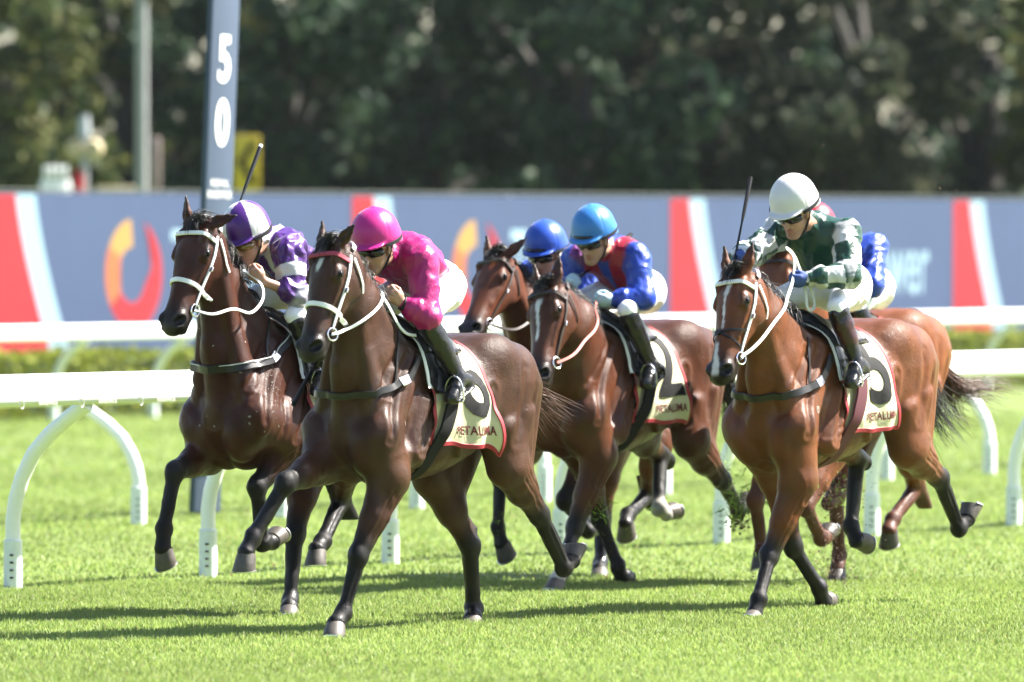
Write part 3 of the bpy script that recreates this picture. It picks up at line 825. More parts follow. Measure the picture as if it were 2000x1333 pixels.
def build_horse(sp):
    H = Horse(); H.sp = sp
    root = empty('horse', (sp['o'][0], sp['o'][1], -.012), ROT, sp['label'], 'horse', None)
    H.root = root
    coat = V3(sp['coat']); top = V3(sp.get('top', sp['coat'])); belly = V3(sp.get('belly', sp['coat']))
    leg = V3(sp.get('leg', BLACK * 1.3)); muzc = V3(sp.get('muzzle', (.010, .008, .0078)))
    S = Solid()
    pit = R(sp.get('pitch', 0)); dz = sp.get('dz', 0.0)
    cp, sn = math.cos(pit), math.sin(pit)
    def T(p):                              # trunk frame -> horse frame (pitch about the withers, then drop)
        p = V3(p); x, z = p[0], p[2] - 1.6
        return np.array((x * cp - z * sn, p[1], x * sn + z * cp + 1.6 + dz))
    def Ti(p):
        x, z = p[:, 0], p[:, 2] - 1.6 - dz
        return np.stack([x * cp + z * sn, p[:, 1], -x * sn + z * cp + 1.6], 1)
    H.T = T
    ex = np.array((cp, 0, sn)); ez = np.array((-sn, 0, cp)); o = T((0, 0, 0))
    trunk = [(.47, 1.16, 1.02, .07, .5), (.42, 1.27, .94, .145, .45), (.32, 1.42, .87, .190, .42), (.15, 1.545, .835, .222, .40),
             (0, 1.60, .82, .240, .40), (-.2, 1.555, .815, .265, .44), (-.4, 1.52, .845, .275, .48), (-.6, 1.53, .91, .268, .52),
             (-.75, 1.56, .985, .250, .55), (-.9, 1.555, 1.05, .250, .55), (-1.03, 1.49, 1.10, .225, .5), (-1.13, 1.40, 1.14, .165, .5), (-1.19, 1.32, 1.18, .08, .5)]
    S.loft(o, ex, (0, 1, 0), ez, trunk, k=.05, n=2.25)
    # withers ridge and croup
    S.seg(T((.14, 0, 1.50)), T((-.16, 0, 1.51)), .055, .075, k=.08)
    S.ell(T((-.78, 0, 1.42)), (.28, .17, .145), k=.08)
    for s in (-1, 1):
        S.ell(T((-.78, .17 * s, 1.45)), (.16, .10, .12), k=.10)          # point of hip
        S.ell(T((-.99, .13 * s, 1.34)), (.20, .14, .19), k=.06)
        S.seg(T((-.70, .20 * s, 1.42)), T((-.98, .21 * s, 1.22)), (.05, .045), (.10, .12), k=.02)   # gluteal edge
        S.seg(T((-.30, .235 * s, 1.02)), T((-.58, .235 * s, 1.10)), (.035, .03), (.10, .09), k=.03)   # flank           # rump muscle
        S.seg(T((-.02, .13 * s, 1.44)), T((.34, .185 * s, 1.10)), (.082, .085), (.155, .11), k=.022)   # shoulder blade
        S.ell(T((.345, .108 * s, 1.02)), (.135, .105, .165), k=.016)            # breast muscle
        S.ell(T((.24, .06 * s, .88)), (.13, .06, .07), k=.02)
        S.seg(T((.02, .165 * s, 1.40)), T((.27, .205 * s, 1.14)), (.03, .03), (.035, .04), k=.012)   # ridge of the blade
        S.seg(T((-.04, .20 * s, 1.22)), T((.10, .215 * s, .96)), (.065, .062), (.115, .085), k=.014)  # triceps
    # ---- legs
    LJ = {kk: np.array(v, float) for kk, v in sp['legs'].items()}
    H.LJ = LJ
    for nm in ('LF', 'RF'):
        s = 1 if nm[0] == 'L' else -1
        e, kn, fe, co, to = LJ[nm]
        ps = T((.34, .175 * s, 1.08)); y = np.array((0, 1, 0))
        S.seg(ps, e + (0, 0, .03), (.10, .098), (.14, .135), k=.06)
        d = unit(kn - e); fwd = unit(np.cross(y, d)) * -1
        if np.dot(fwd, (1, 0, -.2)) < 0: fwd = -fwd
        gc = lambda P, e=e, kn=kn: (coat[None] * (1 - sstep(np.clip(((P - e) @ (kn - e)) / ((kn - e) @ (kn - e)), 0, 1), .55, .95))[:, None] + leg[None] * sstep(np.clip(((P - e) @ (kn - e)) / ((kn - e) @ (kn - e)), 0, 1), .55, .95)[:, None])
        S.seg(e, mix(e, kn, .55), (.092, .062), (.130, .080), k=.05, col=gc)
        S.seg(mix(e, kn, .5), kn, (.062, .049), (.079, .054), k=.03, col=gc)
        S.seg(mix(e, kn, .08) + fwd * .045 + y * s * .015, mix(e, kn, .55) + fwd * .025 + y * s * .012, (.035, .02), (.05, .03), k=.009, col=gc)   # extensor
        S.seg(mix(e, kn, .05) - fwd * .05, mix(e, kn, .6) - fwd * .028, (.037, .02), (.047, .022), k=.009, col=gc)
        c2 = unit(fe - kn); back = unit(np.cross(y, c2))
        if np.dot(back, -fwd) < -.2: back = -back
        S.ell(kn + c2 * .002, (.054, .058, .070), ax=(y, unit(np.cross(y, unit(d + c2))), unit(d + c2)), k=.02, col=leg)
        S.ell(kn + fwd * .026, (.042, .030, .046), ax=(y, fwd, d), k=.015, col=leg)
        S.ell(kn - fwd * .038 + d * -.012, (.02, .022, .026), k=.02, col=leg)
        S.seg(kn, fe, (.040, .035), (.042, .035), k=.02, col=leg)
        S.seg(mix(kn, fe, .12) + back * .026, mix(kn, fe, .95) + back * .028, (.020, .021), (.020, .023), k=.012, col=leg)  # tendon
        S.ell(fe + back * .008, (.045, .052, .049), ax=(y, back, c2), k=.02, col=leg)
        sock = sp.get('sock', {}).get(nm)
        cw = V3((.62, .58, .53)) if sock else leg
        S.seg(fe, co, (.038, .044), (.041, .046), k=.02, col=cw)
        S.ell(co - unit(to - co) * .008, (.044, .046, .022), ax=(y, unit(np.cross(y, to - co)), unit(to - co)), k=.015, col=cw)
        hoof_mesh(co, to, (0, 1, 0), nm, root, sp.get('dark_hoof', 0))
    for nm in ('LH', 'RH'):
        s = 1 if nm[0] == 'L' else -1
        st, ho, fe, co, to = LJ[nm]; y = np.array((0, 1, 0))
        hip = T((-.86, .13 * s, 1.27)); bt = T((-1.13, .115 * s, 1.28))
        d = unit(ho - st); fwd = unit(np.cross(y, d)) * -1
        if np.dot(fwd, (1, 0, 0)) < 0 and abs(d[0]) < .9: fwd = -fwd
        if np.dot(fwd, (0.6, 0, 1)) < 0 and d[0] < -.7: fwd = -fwd
        gc = lambda P, e=st, kn=ho: (coat[None] * (1 - sstep(np.clip(((P - e) @ (kn - e)) / ((kn - e) @ (kn - e)), 0, 1), .6, 1))[:, None] + leg[None] * sstep(np.clip(((P - e) @ (kn - e)) / ((kn - e) @ (kn - e)), 0, 1), .6, 1)[:, None])
        S.seg(hip, st, (.135, .10), (.24, .145), k=.07)
        S.seg(mix(hip, st, .45) + V3(.06, .045 * s, 0), st + V3(.0, .01 * s, .02), (.085, .062), (.12, .09), k=.016)      # quadriceps
        g1 = mix(st, ho, .42) - fwd * .03
        S.seg(bt, g1, (.11, .058), (.14, .07), k=.06)                                                             # hamstring
        S.seg(mix(hip, st, .3) + V3(-.10, .05 * s, 0), mix(st, ho, .30) - fwd * .03 + y * s * .02, (.085, .048), (.13, .06), k=.013)
        S.ell(st + fwd * .015, (.06, .07, .075), k=.04)
        S.seg(st, mix(st, ho, .5), (.092, .070), (.125, .090), k=.05, col=gc)
        S.seg(mix(st, ho, .45), ho, (.070, .048), (.090, .056), k=.04, col=gc)
        c2 = unit(fe - ho); bk = unit(-unit(d) * -1 * 0 + (-fwd)); pt = unit(-c2 * .75 + bk * .65)
        S.ell(ho, (.052, .066, .068), ax=(y, bk, c2), k=.025, col=leg)
        tip = ho + pt * .085
        S.seg(ho, tip, (.032, .024), (.036, .026), k=.02, col=leg)                                                 # point of hock
        S.seg(tip, mix(st, ho, .45) - fwd * .055, (.017, .024), (.019, .032), k=.010, col=gc)                        # Achilles
        S.seg(ho, fe, (.046, .037), (.052, .039), k=.025, col=leg)
        back = unit(np.cross(y, c2))
        if np.dot(back, pt) < 0: back = -back
        S.seg(mix(ho, fe, .1) + back * .024, mix(ho, fe, .95) + back * .024, (.018, .018), (.02, .02), k=.012, col=leg)
        sock = sp.get('sock', {}).get(nm); cw = V3((.62, .58, .53)) if sock else leg
        S.ell(fe + back * .006, (.047, .053, .050), ax=(y, back, c2), k=.02, col=cw if sock == 2 else leg)
        S.seg(fe, co, (.039, .045), (.042, .047), k=.02, col=cw)
        S.ell(co - unit(to - co) * .008, (.045, .047, .022), ax=(y, unit(np.cross(y, to - co)), unit(to - co)), k=.015, col=cw)
        hoof_mesh(co, to, (0, 1, 0), nm, root, sp.get('dark_hoof', 0))
    # ---- head
    poll, muz = V3(sp['poll']), V3(sp['muz'])
    hx = unit(muz - poll); a = R(sp.get('turn', 12))
    ly = V3(math.sin(a), math.cos(a), 0); hy = unit(ly - hx * np.dot(ly, hx)); hz = np.cross(hx, hy)
    H.poll, H.hx, H.hy, H.hz = poll, hx, hy, hz
    def hp(s_, l_, v_): return poll + hx * s_ + hy * l_ + hz * v_
    H.hp = hp
    hst = [(-.035, .00, -.09, .055, .5), (.0, .040, -.15, .086, .55), (.07, .062, -.190, .100, .62), (.14, .070, -.208, .110, .66), (.20, .066, -.198, .106, .66),
           (.27, .058, -.172, .096, .62), (.35, .051, -.135, .079, .56), (.43, .046, -.108, .071, .52), (.50, .044, -.092, .072, .5), (.56, .042, -.082, .074, .5), (.605, .028, -.068, .062, .5), (.635, .0, -.04, .035, .5)]
    S.loft(poll, hx, hy, hz, hst, k=.03, n=2.5)
    for s in (-1, 1):
        S.ell(hp(.155, .068 * s, -.100), (.112, .037, .100), ax=(hx, hy, hz), k=.018)                       # cheek
        S.ell(hp(.165, .102 * s, .012), (.048, .024, .034), ax=(hx, hy, hz), k=.018)                        # brow / orbit
        S.seg(hp(.138, .099 * s, .034), hp(.192, .103 * s, .034), .013, k=.010)
        S.seg(hp(.20, .104 * s, -.015), hp(.37, .074 * s, -.018), (.015, .010), k=.012)                     # facial crest
        S.ell(hp(.075, .088 * s, .035), (.05, .024, .034), ax=(hx, hy, hz), k=.02)
        S.ell(hp(.565, .060 * s, .002), (.052, .030, .044), ax=(hx, hy, hz), k=.015, col=muzc)              # nostril wing
    S.seg(hp(.30, 0, .042), hp(.5, 0, .036), .026, .014, lat=hy, k=.015)
    S.seg(hp(.50, 0, -.085), hp(.585, 0, -.082), (.046, .038), (.028, .026), lat=hy, k=.008, col=muzc)          # lower lip and chin
    S.ell(hp(.605, 0, -.018), (.038, .060, .045), ax=(hx, hy, hz), k=.02, col=muzc)
    for s in (-1, 1):
        S.ell(hp(.582, .084 * s, .016), (.042, .036, .028), ax=(unit(hx * .9 + hz * .45), unit(hy + hz * .35 * s * s), unit(hz * .9 - hx * .45)), k=.008, op='-')
    S.seg(hp(.47, -.09, -.066), hp(.47, .09, -.066), .006, .012, lat=hx, k=.006, op='-')
    # ears
    for s in (-1, 1):
        ev = sp.get('ears', {}).get(s, (-.85, .28, .25))
        ed = unit(hx * ev[0] + hy * ev[1] * s + hz * ev[2])
        eb = hp(.0, .072 * s, .025)
        opn = unit(hy * .45 * s + hz * .9); opn = unit(opn - ed * np.dot(opn, ed)); sd = np.cross(ed, opn)
        earc = coat * .8
        S.seg(eb, eb + ed * .07, (.028, .036), (.028, .028), lat=sd, k=.02, col=earc)
        S.seg(eb + ed * .06, eb + ed * .125, (.036, .024), (.025, .014), lat=sd, k=.012, col=earc)
        S.seg(eb + ed * .12, eb + ed * .170, (.024, .006), (.013, .006), lat=sd, k=.01, col=BLACK * 2)
        S.seg(eb + ed * .045 + opn * .026, eb + ed * .14 + opn * .014, (.022, .010), (.017, .008), lat=sd, k=.008, op='-')
    # neck
    nb = T((.16, 0, 1.26)); ne = hp(.05, 0, -.085)
    n1 = mix(nb, ne, .33) + V3(0, 0, -.005); n2 = mix(nb, ne, .68) + V3(0, 0, .012)
    bend = V3(0, sp.get('bend', 0), 0); n1 = n1 + bend * .5; n2 = n2 + bend
    S.seg(nb, n1, (.175, .128), (.315, .25), k=.07)
    S.seg(n1, n2, (.124, .088), (.245, .172), k=.07)
    S.seg(n2, ne, (.088, .068), (.172, .120), k=.05)
    nd = unit(ne - nb); nup = unit(np.cross(nd, (0, 1, 0))); nup = nup if nup[2] > 0 else -nup
    for s in (-1, 1):
        S.seg(hp(.06, .055 * s, -.10), mix(nb, ne, .42) + V3(0, .085 * s, 0) - nup * .10, (.038, .048), (.05, .07), k=.012)
        S.seg(mix(nb, ne, .42) + V3(0, .093 * s, 0) - nup * .10, T((.33, .145 * s, 1.16)), (.048, .08), (.07, .10), k=.012)
        S.seg(mix(nb, ne, .75) + V3(0, .045 * s, 0) + nup * .05, T((.02, .13 * s, 1.42)), (.03, .055), (.06, .11), k=.03)
    S.seg(hp(.10, 0, -.13), mix(nb, ne, .4) - nup * .20, (.035, .045), (.04, .05), k=.03)                              # windpipe
    S.seg(mix(nb, ne, .4) - nup * .20, T((.40, 0, 1.16)), (.045, .07), (.05, .08), k=.04)
    H.nb, H.ne, H.nup, H.n1, H.n2 = nb, ne, nup, n1, n2
    # dock
    S.seg(T((-1.06, 0, 1.43)), T((-1.22, 0, 1.36)), (.05, .03), (.045, .028), k=.05)
    V, Q = S.mesh(sp.get('h', .0092))
    # skin relief: muscle fibres, veins on the shoulder, belly, face and legs, folds behind the elbow
    def ridged(P, sc, seed, w): n_ = wob(P + .03 * wob(P, sc * .5, seed + 5)[:, None], sc, seed); return np.exp(-(n_ / w) ** 2)
    tv = Ti(V); G = S.G
    vein = ridged(V, 11, 3, .075) * (.35 + .65 * sstep(wob(V, 4, 8), -.1, .4))
    zone = sstep(tv[:, 2], .3, .6) * (1 - sstep(tv[:, 2], 1.38, 1.52)) * (1 - sstep(-tv[:, 0], .55, .8)) + .8 * (1 - sstep(tv[:, 2], .5, .75))
    ripple = wob(V * np.array((1, 1, .45)), 28, 4)
    rib = np.sin((tv[:, 0] + .25 * (tv[:, 2] - 1.1)) * 75) * sstep(-tv[:, 0], .22, .32) * (1 - sstep(-tv[:, 0], .5, .6)) * sstep(tv[:, 2], .92, 1.0) * (1 - sstep(tv[:, 2], 1.2, 1.35))
    fold = np.sin((tv[:, 2] * .9 + tv[:, 0] * .35) * 190) * np.exp(-((tv[:, 0] + .02) / .07) ** 2 - ((tv[:, 2] - .98) / .13) ** 2)
    V = V + G * (.0036 * vein * zone + .0014 * ripple + .0030 * rib + .0040 * fold + .0026 * wob(V, 42, 6) * (1 - sstep(V[:, 2], .55, .8)))[:, None]
    # grooves between the muscles, drawn on the flanks and along the limbs
    def groove(path, side, depth, w, V, leg=False):
        path = np.array(path, float); lo_, hi_ = path.min(0) - 5 * w, path.max(0) + 5 * w
        ix = np.where((V[:, 0] > lo_[0]) & (V[:, 0] < hi_[0]) & (V[:, 2] > lo_[1]) & (V[:, 2] < hi_[1]) & (V[:, 1] * side > 0))[0]
        Vs, Gs = V[ix], G[ix]; A = Vs[:, [0, 2]]; d = np.full(len(ix), 9.0)
        for a_, b_ in zip(path[:-1], path[1:]):
            ab = b_ - a_; t_ = np.clip(((A - a_) @ ab) / (ab @ ab), 0, 1); d = np.minimum(d, np.linalg.norm(A - (a_ + t_[:, None] * ab), axis=1))
        f_ = sstep(Gs[:, 1] * side, .10, .45) * (Vs[:, 1] * side > (.02 if leg else .09))
        ends = np.minimum(np.linalg.norm(A - path[0], axis=1), np.linalg.norm(A - path[-1], axis=1))
        V[ix] = Vs + Gs * (depth * (.45 * np.exp(-((d - 2.2 * w) / w) ** 2) - np.exp(-(d / w) ** 2)) * f_ * sstep(ends, 0, .05))[:, None]
        return V
    TL = lambda pts: [T((x_, 0, z_))[[0, 2]] for x_, z_ in pts]
    for s in (1, -1):
        for pts, dp, w in [([(.08, 1.50), (.24, 1.34), (.35, 1.16), (.38, 1.05)], .012, .017), ([(-.12, 1.44), (-.07, 1.26), (.02, 1.10), (.09, .98)], .012, .017), ([(.04, 1.34), (.15, 1.17), (.21, 1.00)], .009, .014),
                           ([(-.05, 1.10), (-.01, .98), (.04, .90)], .011, .014), ([(-.63, 1.28), (-.60, 1.12), (-.64, .97)], .014, .022), ([(-.93, 1.38), (-.91, 1.22), (-.84, 1.00)], .006, .022),
                           ([(-1.05, 1.28), (-1.04, 1.12), (-.98, .93)], .006, .019), ([(.20, 1.50), (.33, 1.36), (.44, 1.24)], .009, .016)]:
            V = groove(TL(pts), s, dp, w, V)
    for nm in LJ:
        s = 1 if nm[0] == 'L' else -1; j0, j1, j2 = LJ[nm][0], LJ[nm][1], LJ[nm][2]
        u_ = unit(j1 - j0); pr = np.array((-u_[2], 0, u_[0])); c_ = unit(j2 - j1); pc = np.array((-c_[2], 0, c_[0]))
        for o_, dp in ((.030, .006), (-.028, .006), (.004, .004)):
            V = groove([(mix(j0, j1, q_) + pr * o_ * (1 - .4 * q_))[[0, 2]] for q_ in (.12, .5, .88)], s, dp, .008, V, True)
        for o_ in (-.016, .016): V = groove([(mix(j1, j2, q_) + pc * o_)[[0, 2]] for q_ in (.15, .5, .92)], s, .0045, .006, V, True)
    # ---- coat colour
    C = S.colours(V, coat, soft=.014)
    base = np.linalg.norm(C - coat, axis=1) < .02
    tz = Ti(V)
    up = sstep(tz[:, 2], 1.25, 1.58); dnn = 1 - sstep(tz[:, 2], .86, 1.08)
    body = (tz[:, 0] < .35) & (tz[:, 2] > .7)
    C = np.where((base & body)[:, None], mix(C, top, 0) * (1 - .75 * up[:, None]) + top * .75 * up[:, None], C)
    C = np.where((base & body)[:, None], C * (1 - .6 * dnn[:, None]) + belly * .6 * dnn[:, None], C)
    rel = V - poll; hs, hl, hv = rel @ hx, rel @ hy, rel @ hz
    inhead = (hs > -.06) & (hs < .68) & (np.abs(hl) < .16) & (np.abs(hv) < .24)
    mz = sstep(hs, .40, .56) * inhead
    C = C * (1 - .9 * mz[:, None]) + muzc * .9 * mz[:, None]
    fb = np.exp(-(((hs - .168) / .040) ** 2 + ((np.abs(hl) - .115) / .04) ** 2 + ((hv - .010) / .030) ** 2) ** 2) * inhead
    C = C * (1 - .92 * fb[:, None]) + BLACK * .92 * fb[:, None]
    for s in (-1, 1):
        nn = np.linalg.norm(V - hp(.580, .068 * s, .011), axis=1)
        w = (1 - sstep(nn, .026, .040))[:, None]; C = C * (1 - w) + np.array((.003, .002, .002)) * w
    for (s0, s1, w0, w1, l0) in sp.get('marks', []):     # white face marks along the head
        t = np.clip((hs - s0) / (s1 - s0), 0, 1); ww = w0 + (w1 - w0) * t + .002 * np.sin(hs * 60) + .0015 * np.sin(hs * 150 + 1)
        inside = (1 - sstep(np.abs(hl - l0 - .006 * np.sin(hs * 25)), ww * .7, ww * 1.15 + .004)) * sstep(hs, s0 - .012, s0 + .012) * (1 - sstep(hs, s1 - .012, s1 + .02)) * (hv > -.01) * inhead
        C = C * (1 - inside[:, None]) + np.array((.78, .76, .74)) * inside[:, None]
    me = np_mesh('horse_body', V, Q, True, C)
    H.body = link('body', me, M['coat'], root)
    H.V, H.Q = V, Q
    H.bvh = BVHTree.FromPolygons(V.tolist(), Q.tolist())
    # eyes
    for s in (-1, 1):
        bm = bmesh.new(); bmesh.ops.create_uvsphere(bm, u_segments=16, v_segments=10, radius=.0225)
        me = bpy.data.meshes.new('eye'); bm.to_mesh(me); bm.free()
        me.polygons.foreach_set('use_smooth', [True] * len(me.polygons))
        e = link('eye', me, M['eye'], root); e.location = hp(.168, .1105 * s, .010)
    # forelock, mane, tail
    fl = [[hp(.0, l, .04), hp(-.03, l * 1.3 + .01, .055 + .01 * i), hp(-.045, l * 1.8 + .02, .01), hp(-.03, l * 2.2 + .05, -.06)] for i, l in enumerate((-.03, -.01, .01, .03))]
    fl += [[hp(.0, l, .04), hp(-.015, l, .062), hp(.03, l * 1.3, .080), hp(.075, l * 1.5, .078)] for l in (-.02, .0, .02)]
    v_, q_ = strands(fl, .0022, 260, (.012, .018), sp['seed'] + 2)
    link('forelock', np_mesh('forelock', v_, q_), M['hair_' + sp.get('hair', 'black')], root)
    def crest(t):
        c = (1 - t) ** 2 * V3(T((.10, 0, 1.58))) + 2 * t * (1 - t) * (mix(nb, ne, .5) + bend * .8 + nup * .24) + t * t * hp(-.01, 0, -.01)
        return c
    gm = []
    for i in range(14):
        c = crest(.06 + .9 * i / 13); fwdn = unit(crest(min(1, .06 + .9 * i / 13 + .05)) - crest(.06 + .9 * i / 13))
        sd = -1 if i % 2 else 1
        gm.append([c - nup * .02, c + nup * .035 - fwdn * .02 + V3(0, .02 * sd, 0), c + nup * .02 - fwdn * .07 + V3(0, .075 * sd, .0), c - nup * .08 - fwdn * .12 + V3(0, .115 * sd, -.01)])
    v_, q_ = strands(gm, .0028, 620, (.018, .018), sp['seed'] + 3)
    link('mane', np_mesh('mane', v_, q_), M['hair_' + sp.get('hair', 'black')], root)
    tg = [[T((-1.19, 0, 1.37))] + [V3(p) for p in g] for g in sp['tail']]
    v_, q_ = strands(tg, .0028, sp.get('tail_n', 420), (.018, sp.get('tail_s', .06)), sp['seed'] + 4, segs=14)
    link('tail', np_mesh('tail', v_, q_), M['hair_' + sp.get('tailhair', sp.get('hair', 'black'))], root)
    if sp.get('foam'):          # flecks of froth blown back on the chest and neck
        r = np.random.default_rng(sp['seed'] + 9); tv = Ti(V); vv = []; ff = []
        cand = np.where((tv[:, 0] > .12) & (tv[:, 1] > -.12) & (tv[:, 2] > 1.0) & (np.linalg.norm(V - poll, axis=1) > .35) & (np.linalg.norm(V - muz, axis=1) > .25) & (V[:, 2] < 1.9))[0]
        pat = np.where((np.abs(tv[:, 0] - .24) < .09) & (tv[:, 1] > .12) & (tv[:, 2] > 1.12) & (tv[:, 2] < 1.46))[0]
        for i, sz in [(r.choice(cand), r.uniform(.0025, .008)) for _ in range(26)] + [(r.choice(pat), r.uniform(.001, .0035)) for _ in range(150)]:
            n_ = S.G[i]; a_ = unit(np.cross(n_, r.normal(size=3))); b_ = np.cross(n_, a_); c_ = V[i] + n_ * .001; b0 = len(vv)
            for w in range(6): vv.append(c_ + (a_ * math.cos(w * 1.047) + b_ * math.sin(w * 1.047) * 1.6) * sz * r.uniform(.6, 1.2))
            vv.append(c_ + n_ * sz * .6)
            ff += [(b0 + w, b0 + (w + 1) % 6, b0 + 6) for w in range(6)]
        fo = link('foam', np_mesh('foam', np.array(vv), np.array(ff)), M['foam'], root); fo['kind'] = 'stuff'
    for (bx, bz, glyph) in sp.get('brand', []):     # freeze brand on the shoulder
        Vt, Ft = text_polys(glyph, .06)
        pts = []
        for v in Vt:
            r_ = H.bvh.ray_cast(Vector((bx - v[0], .9, bz + v[1])), Vector((0, -1, 0)), 1.2)
            pts.append(np.array(r_[0]) + np.array((0, .004, 0)) if r_[0] is not None else np.array((bx - v[0], .28, bz + v[1])))
        link('brand_mark', np_mesh('brand_mark', np.array(pts), Ft, False), M['brand'], root)
    return H

SPECS = {}
SPECS['A'] = dict(o=(-0.668, 45.42, 0.0), poll=(0.627, 0.086, 2.039), muz=(0.874, 0.086, 1.47), label='dark brown leading horse with a small white star and white noseband',
    coat=(.056,.0205,.0095), top=(.050,.0200,.0105), belly=(.085,.034,.015), seed=1, brand=[(.19,1.10,'V'),(.19,1.05,'2')], pitch=-1, dz=-.02, turn=16, bend=.03, ears={-1:(-.9,.30,-.05),1:(-.45,.85,.30)}, marks=[(.09,.155,.020,.012,0.0)], tail=[[(-1.34,-.02,1.30),(-1.48,.0,1.18),(-1.64,.03,1.06)],[(-1.32,0,1.27),(-1.42,.02,1.12),(-1.55,.04,1.0)],[(-1.35,.0,1.31),(-1.55,.03,1.20),(-1.74,.06,1.10)]], tailhair='brown', tail_n=230, tail_s=.05,
    legs={
        'LF': [[0.25, 0.186, 0.812], [0.45, 0.124, 0.418], [0.537, 0.086, 0.117], [0.619, 0.091, 0.059], [0.7, 0.113, 0.006]],
        'RF': [[0.388, -0.14, 0.906], [0.82, -0.087, 0.804], [1.0, -0.17, 0.528], [1.058, -0.179, 0.44], [1.11, -0.182, 0.352]],
        'LH': [[-0.909, 0.179, 0.858], [-1.287, 0.137, 0.586], [-1.531, 0.141, 0.287], [-1.623, 0.135, 0.328], [-1.712, 0.118, 0.37]],
        'RH': [[-0.708, -0.172, 0.798], [-0.969, -0.106, 0.427], [-1.086, -0.156, 0.073], [-1.013, -0.114, 0.02], [-0.925, -0.074, -0.006]],
    })
SPECS['B'] = dict(o=(-1.382, 47.2, 0.0), poll=(0.547, -0.03, 2.147), muz=(0.817, -0.046, 1.589), label='dark bay horse galloping at the left with white reins looping on its neck',
    coat=(.058,.0155,.0058), top=(.046,.0135,.006), seed=11, foam=True, dz=0.0, turn=8, bend=0, ears={-1:(-.9,.15,.35),1:(-.40,.75,-.25)}, tail=[[(-1.4,0,1.36),(-1.6,0,1.2),(-1.75,0,1.0)]],
    legs={
        'RF': [[0.239, -0.191, 0.904], [0.665, -0.119, 0.812], [0.758, -0.132, 0.5], [0.775, -0.125, 0.387], [0.783, -0.124, 0.277]],
        'LF': [[-0.069, 0.198, 1.008], [0.252, 0.139, 0.718], [0.184, 0.123, 0.406], [0.084, 0.131, 0.414], [-0.015, 0.118, 0.422]],
        'RH': [[-0.742, -0.203, 0.84], [-0.557, -0.162, 0.427], [-0.462, -0.129, 0.068], [-0.385, -0.084, 0.024], [-0.3, -0.045, -0.007]],
        'LH': [[-0.512, 0.26, 0.928], [-0.743, 0.024, 0.621], [-0.447, 0.097, 0.397], [-0.359, 0.117, 0.355], [-0.296, 0.128, 0.279]],
    })
SPECS['C'] = dict(o=(0.475, 51.1, 0.0), poll=(0.72, 0.163, 1.789), muz=(0.981, 0.242, 1.233), label='bay horse wearing number two cloth with a white stripe down its forehead',
    coat=(.082,.0245,.0095), top=(.056,.0175,.008), seed=21, h=.0105, dz=-.03, pitch=-3, turn=14, bend=.08, sock={'LF':1,'RH':2}, ears={-1:(-.95,.18,.15),1:(-.95,.18,.15)}, marks=[(.10,.17,.024,.016,0.0),(.16,.36,.010,.007,0.005)], tail=[[(-1.4,0,1.30),(-1.6,0,1.1),(-1.7,0,.85)]],
    legs={
        'LF': [[0.19, 0.178, 0.776], [0.331, 0.093, 0.363], [0.486, 0.098, 0.098], [0.573, 0.123, 0.058], [0.662, 0.128, 0.012]],
        'RF': [[-0.124, -0.124, 0.778], [-0.341, -0.154, 0.396], [-0.423, -0.078, 0.103], [-0.487, -0.088, 0.028], [-0.573, -0.126, -0.006]],
        'LH': [[-0.803, 0.204, 0.863], [-1.192, 0.185, 0.612], [-1.511, 0.107, 0.423], [-1.61, 0.105, 0.44], [-1.703, 0.086, 0.469]],
        'RH': [[-0.683, -0.136, 0.922], [-1.104, -0.202, 0.761], [-0.923, -0.1, 0.444], [-1.015, -0.099, 0.405], [-1.114, -0.094, 0.387]],
    })
SPECS['D'] = dict(o=(1.595, 47.8, 0.0), poll=(0.711, 0.055, 1.88), muz=(0.951, 0.067, 1.308), label='bright bay horse at the right with black legs and a white blaze to the nose',
    coat=(.145,.044,.0135), top=(.14,.046,.016), belly=(.16,.055,.018), seed=31, brand=[(.20,1.13,'O'),(.20,1.13,'Y')], dz=-.02, pitch=-5, turn=16, bend=.03, ears={-1:(-.95,.15,.2),1:(-.95,.2,.1)}, marks=[(.075,.14,.018,.014,.005),(.13,.33,.007,.004,.008),(.42,.60,.008,.028,0.0)], tail=[[(-1.38,0,1.32),(-1.5,.02,1.12),(-1.72,.06,.96)],[(-1.38,0,1.30),(-1.48,.02,1.08),(-1.62,.06,.92)]], tailhair='grey',
    legs={
        'LF': [[0.247, 0.161, 0.729], [0.388, 0.057, 0.32], [0.584, 0.105, 0.087], [0.633, 0.106, 0.0], [0.728, 0.136, -0.003]],
        'RF': [[-0.043, -0.163, 0.763], [-0.191, -0.136, 0.346], [-0.386, -0.085, 0.109], [-0.446, -0.088, 0.03], [-0.534, -0.123, -0.001]],
        'LH': [[-0.926, 0.183, 0.895], [-1.355, 0.135, 0.717], [-1.597, 0.127, 0.417], [-1.68, 0.138, 0.474], [-1.763, 0.138, 0.531]],
        'RH': [[-0.541, -0.113, 0.999], [-0.956, -0.172, 0.829], [-0.875, -0.165, 0.444], [-0.851, -0.111, 0.363], [-0.934, -0.099, 0.308]],
    })
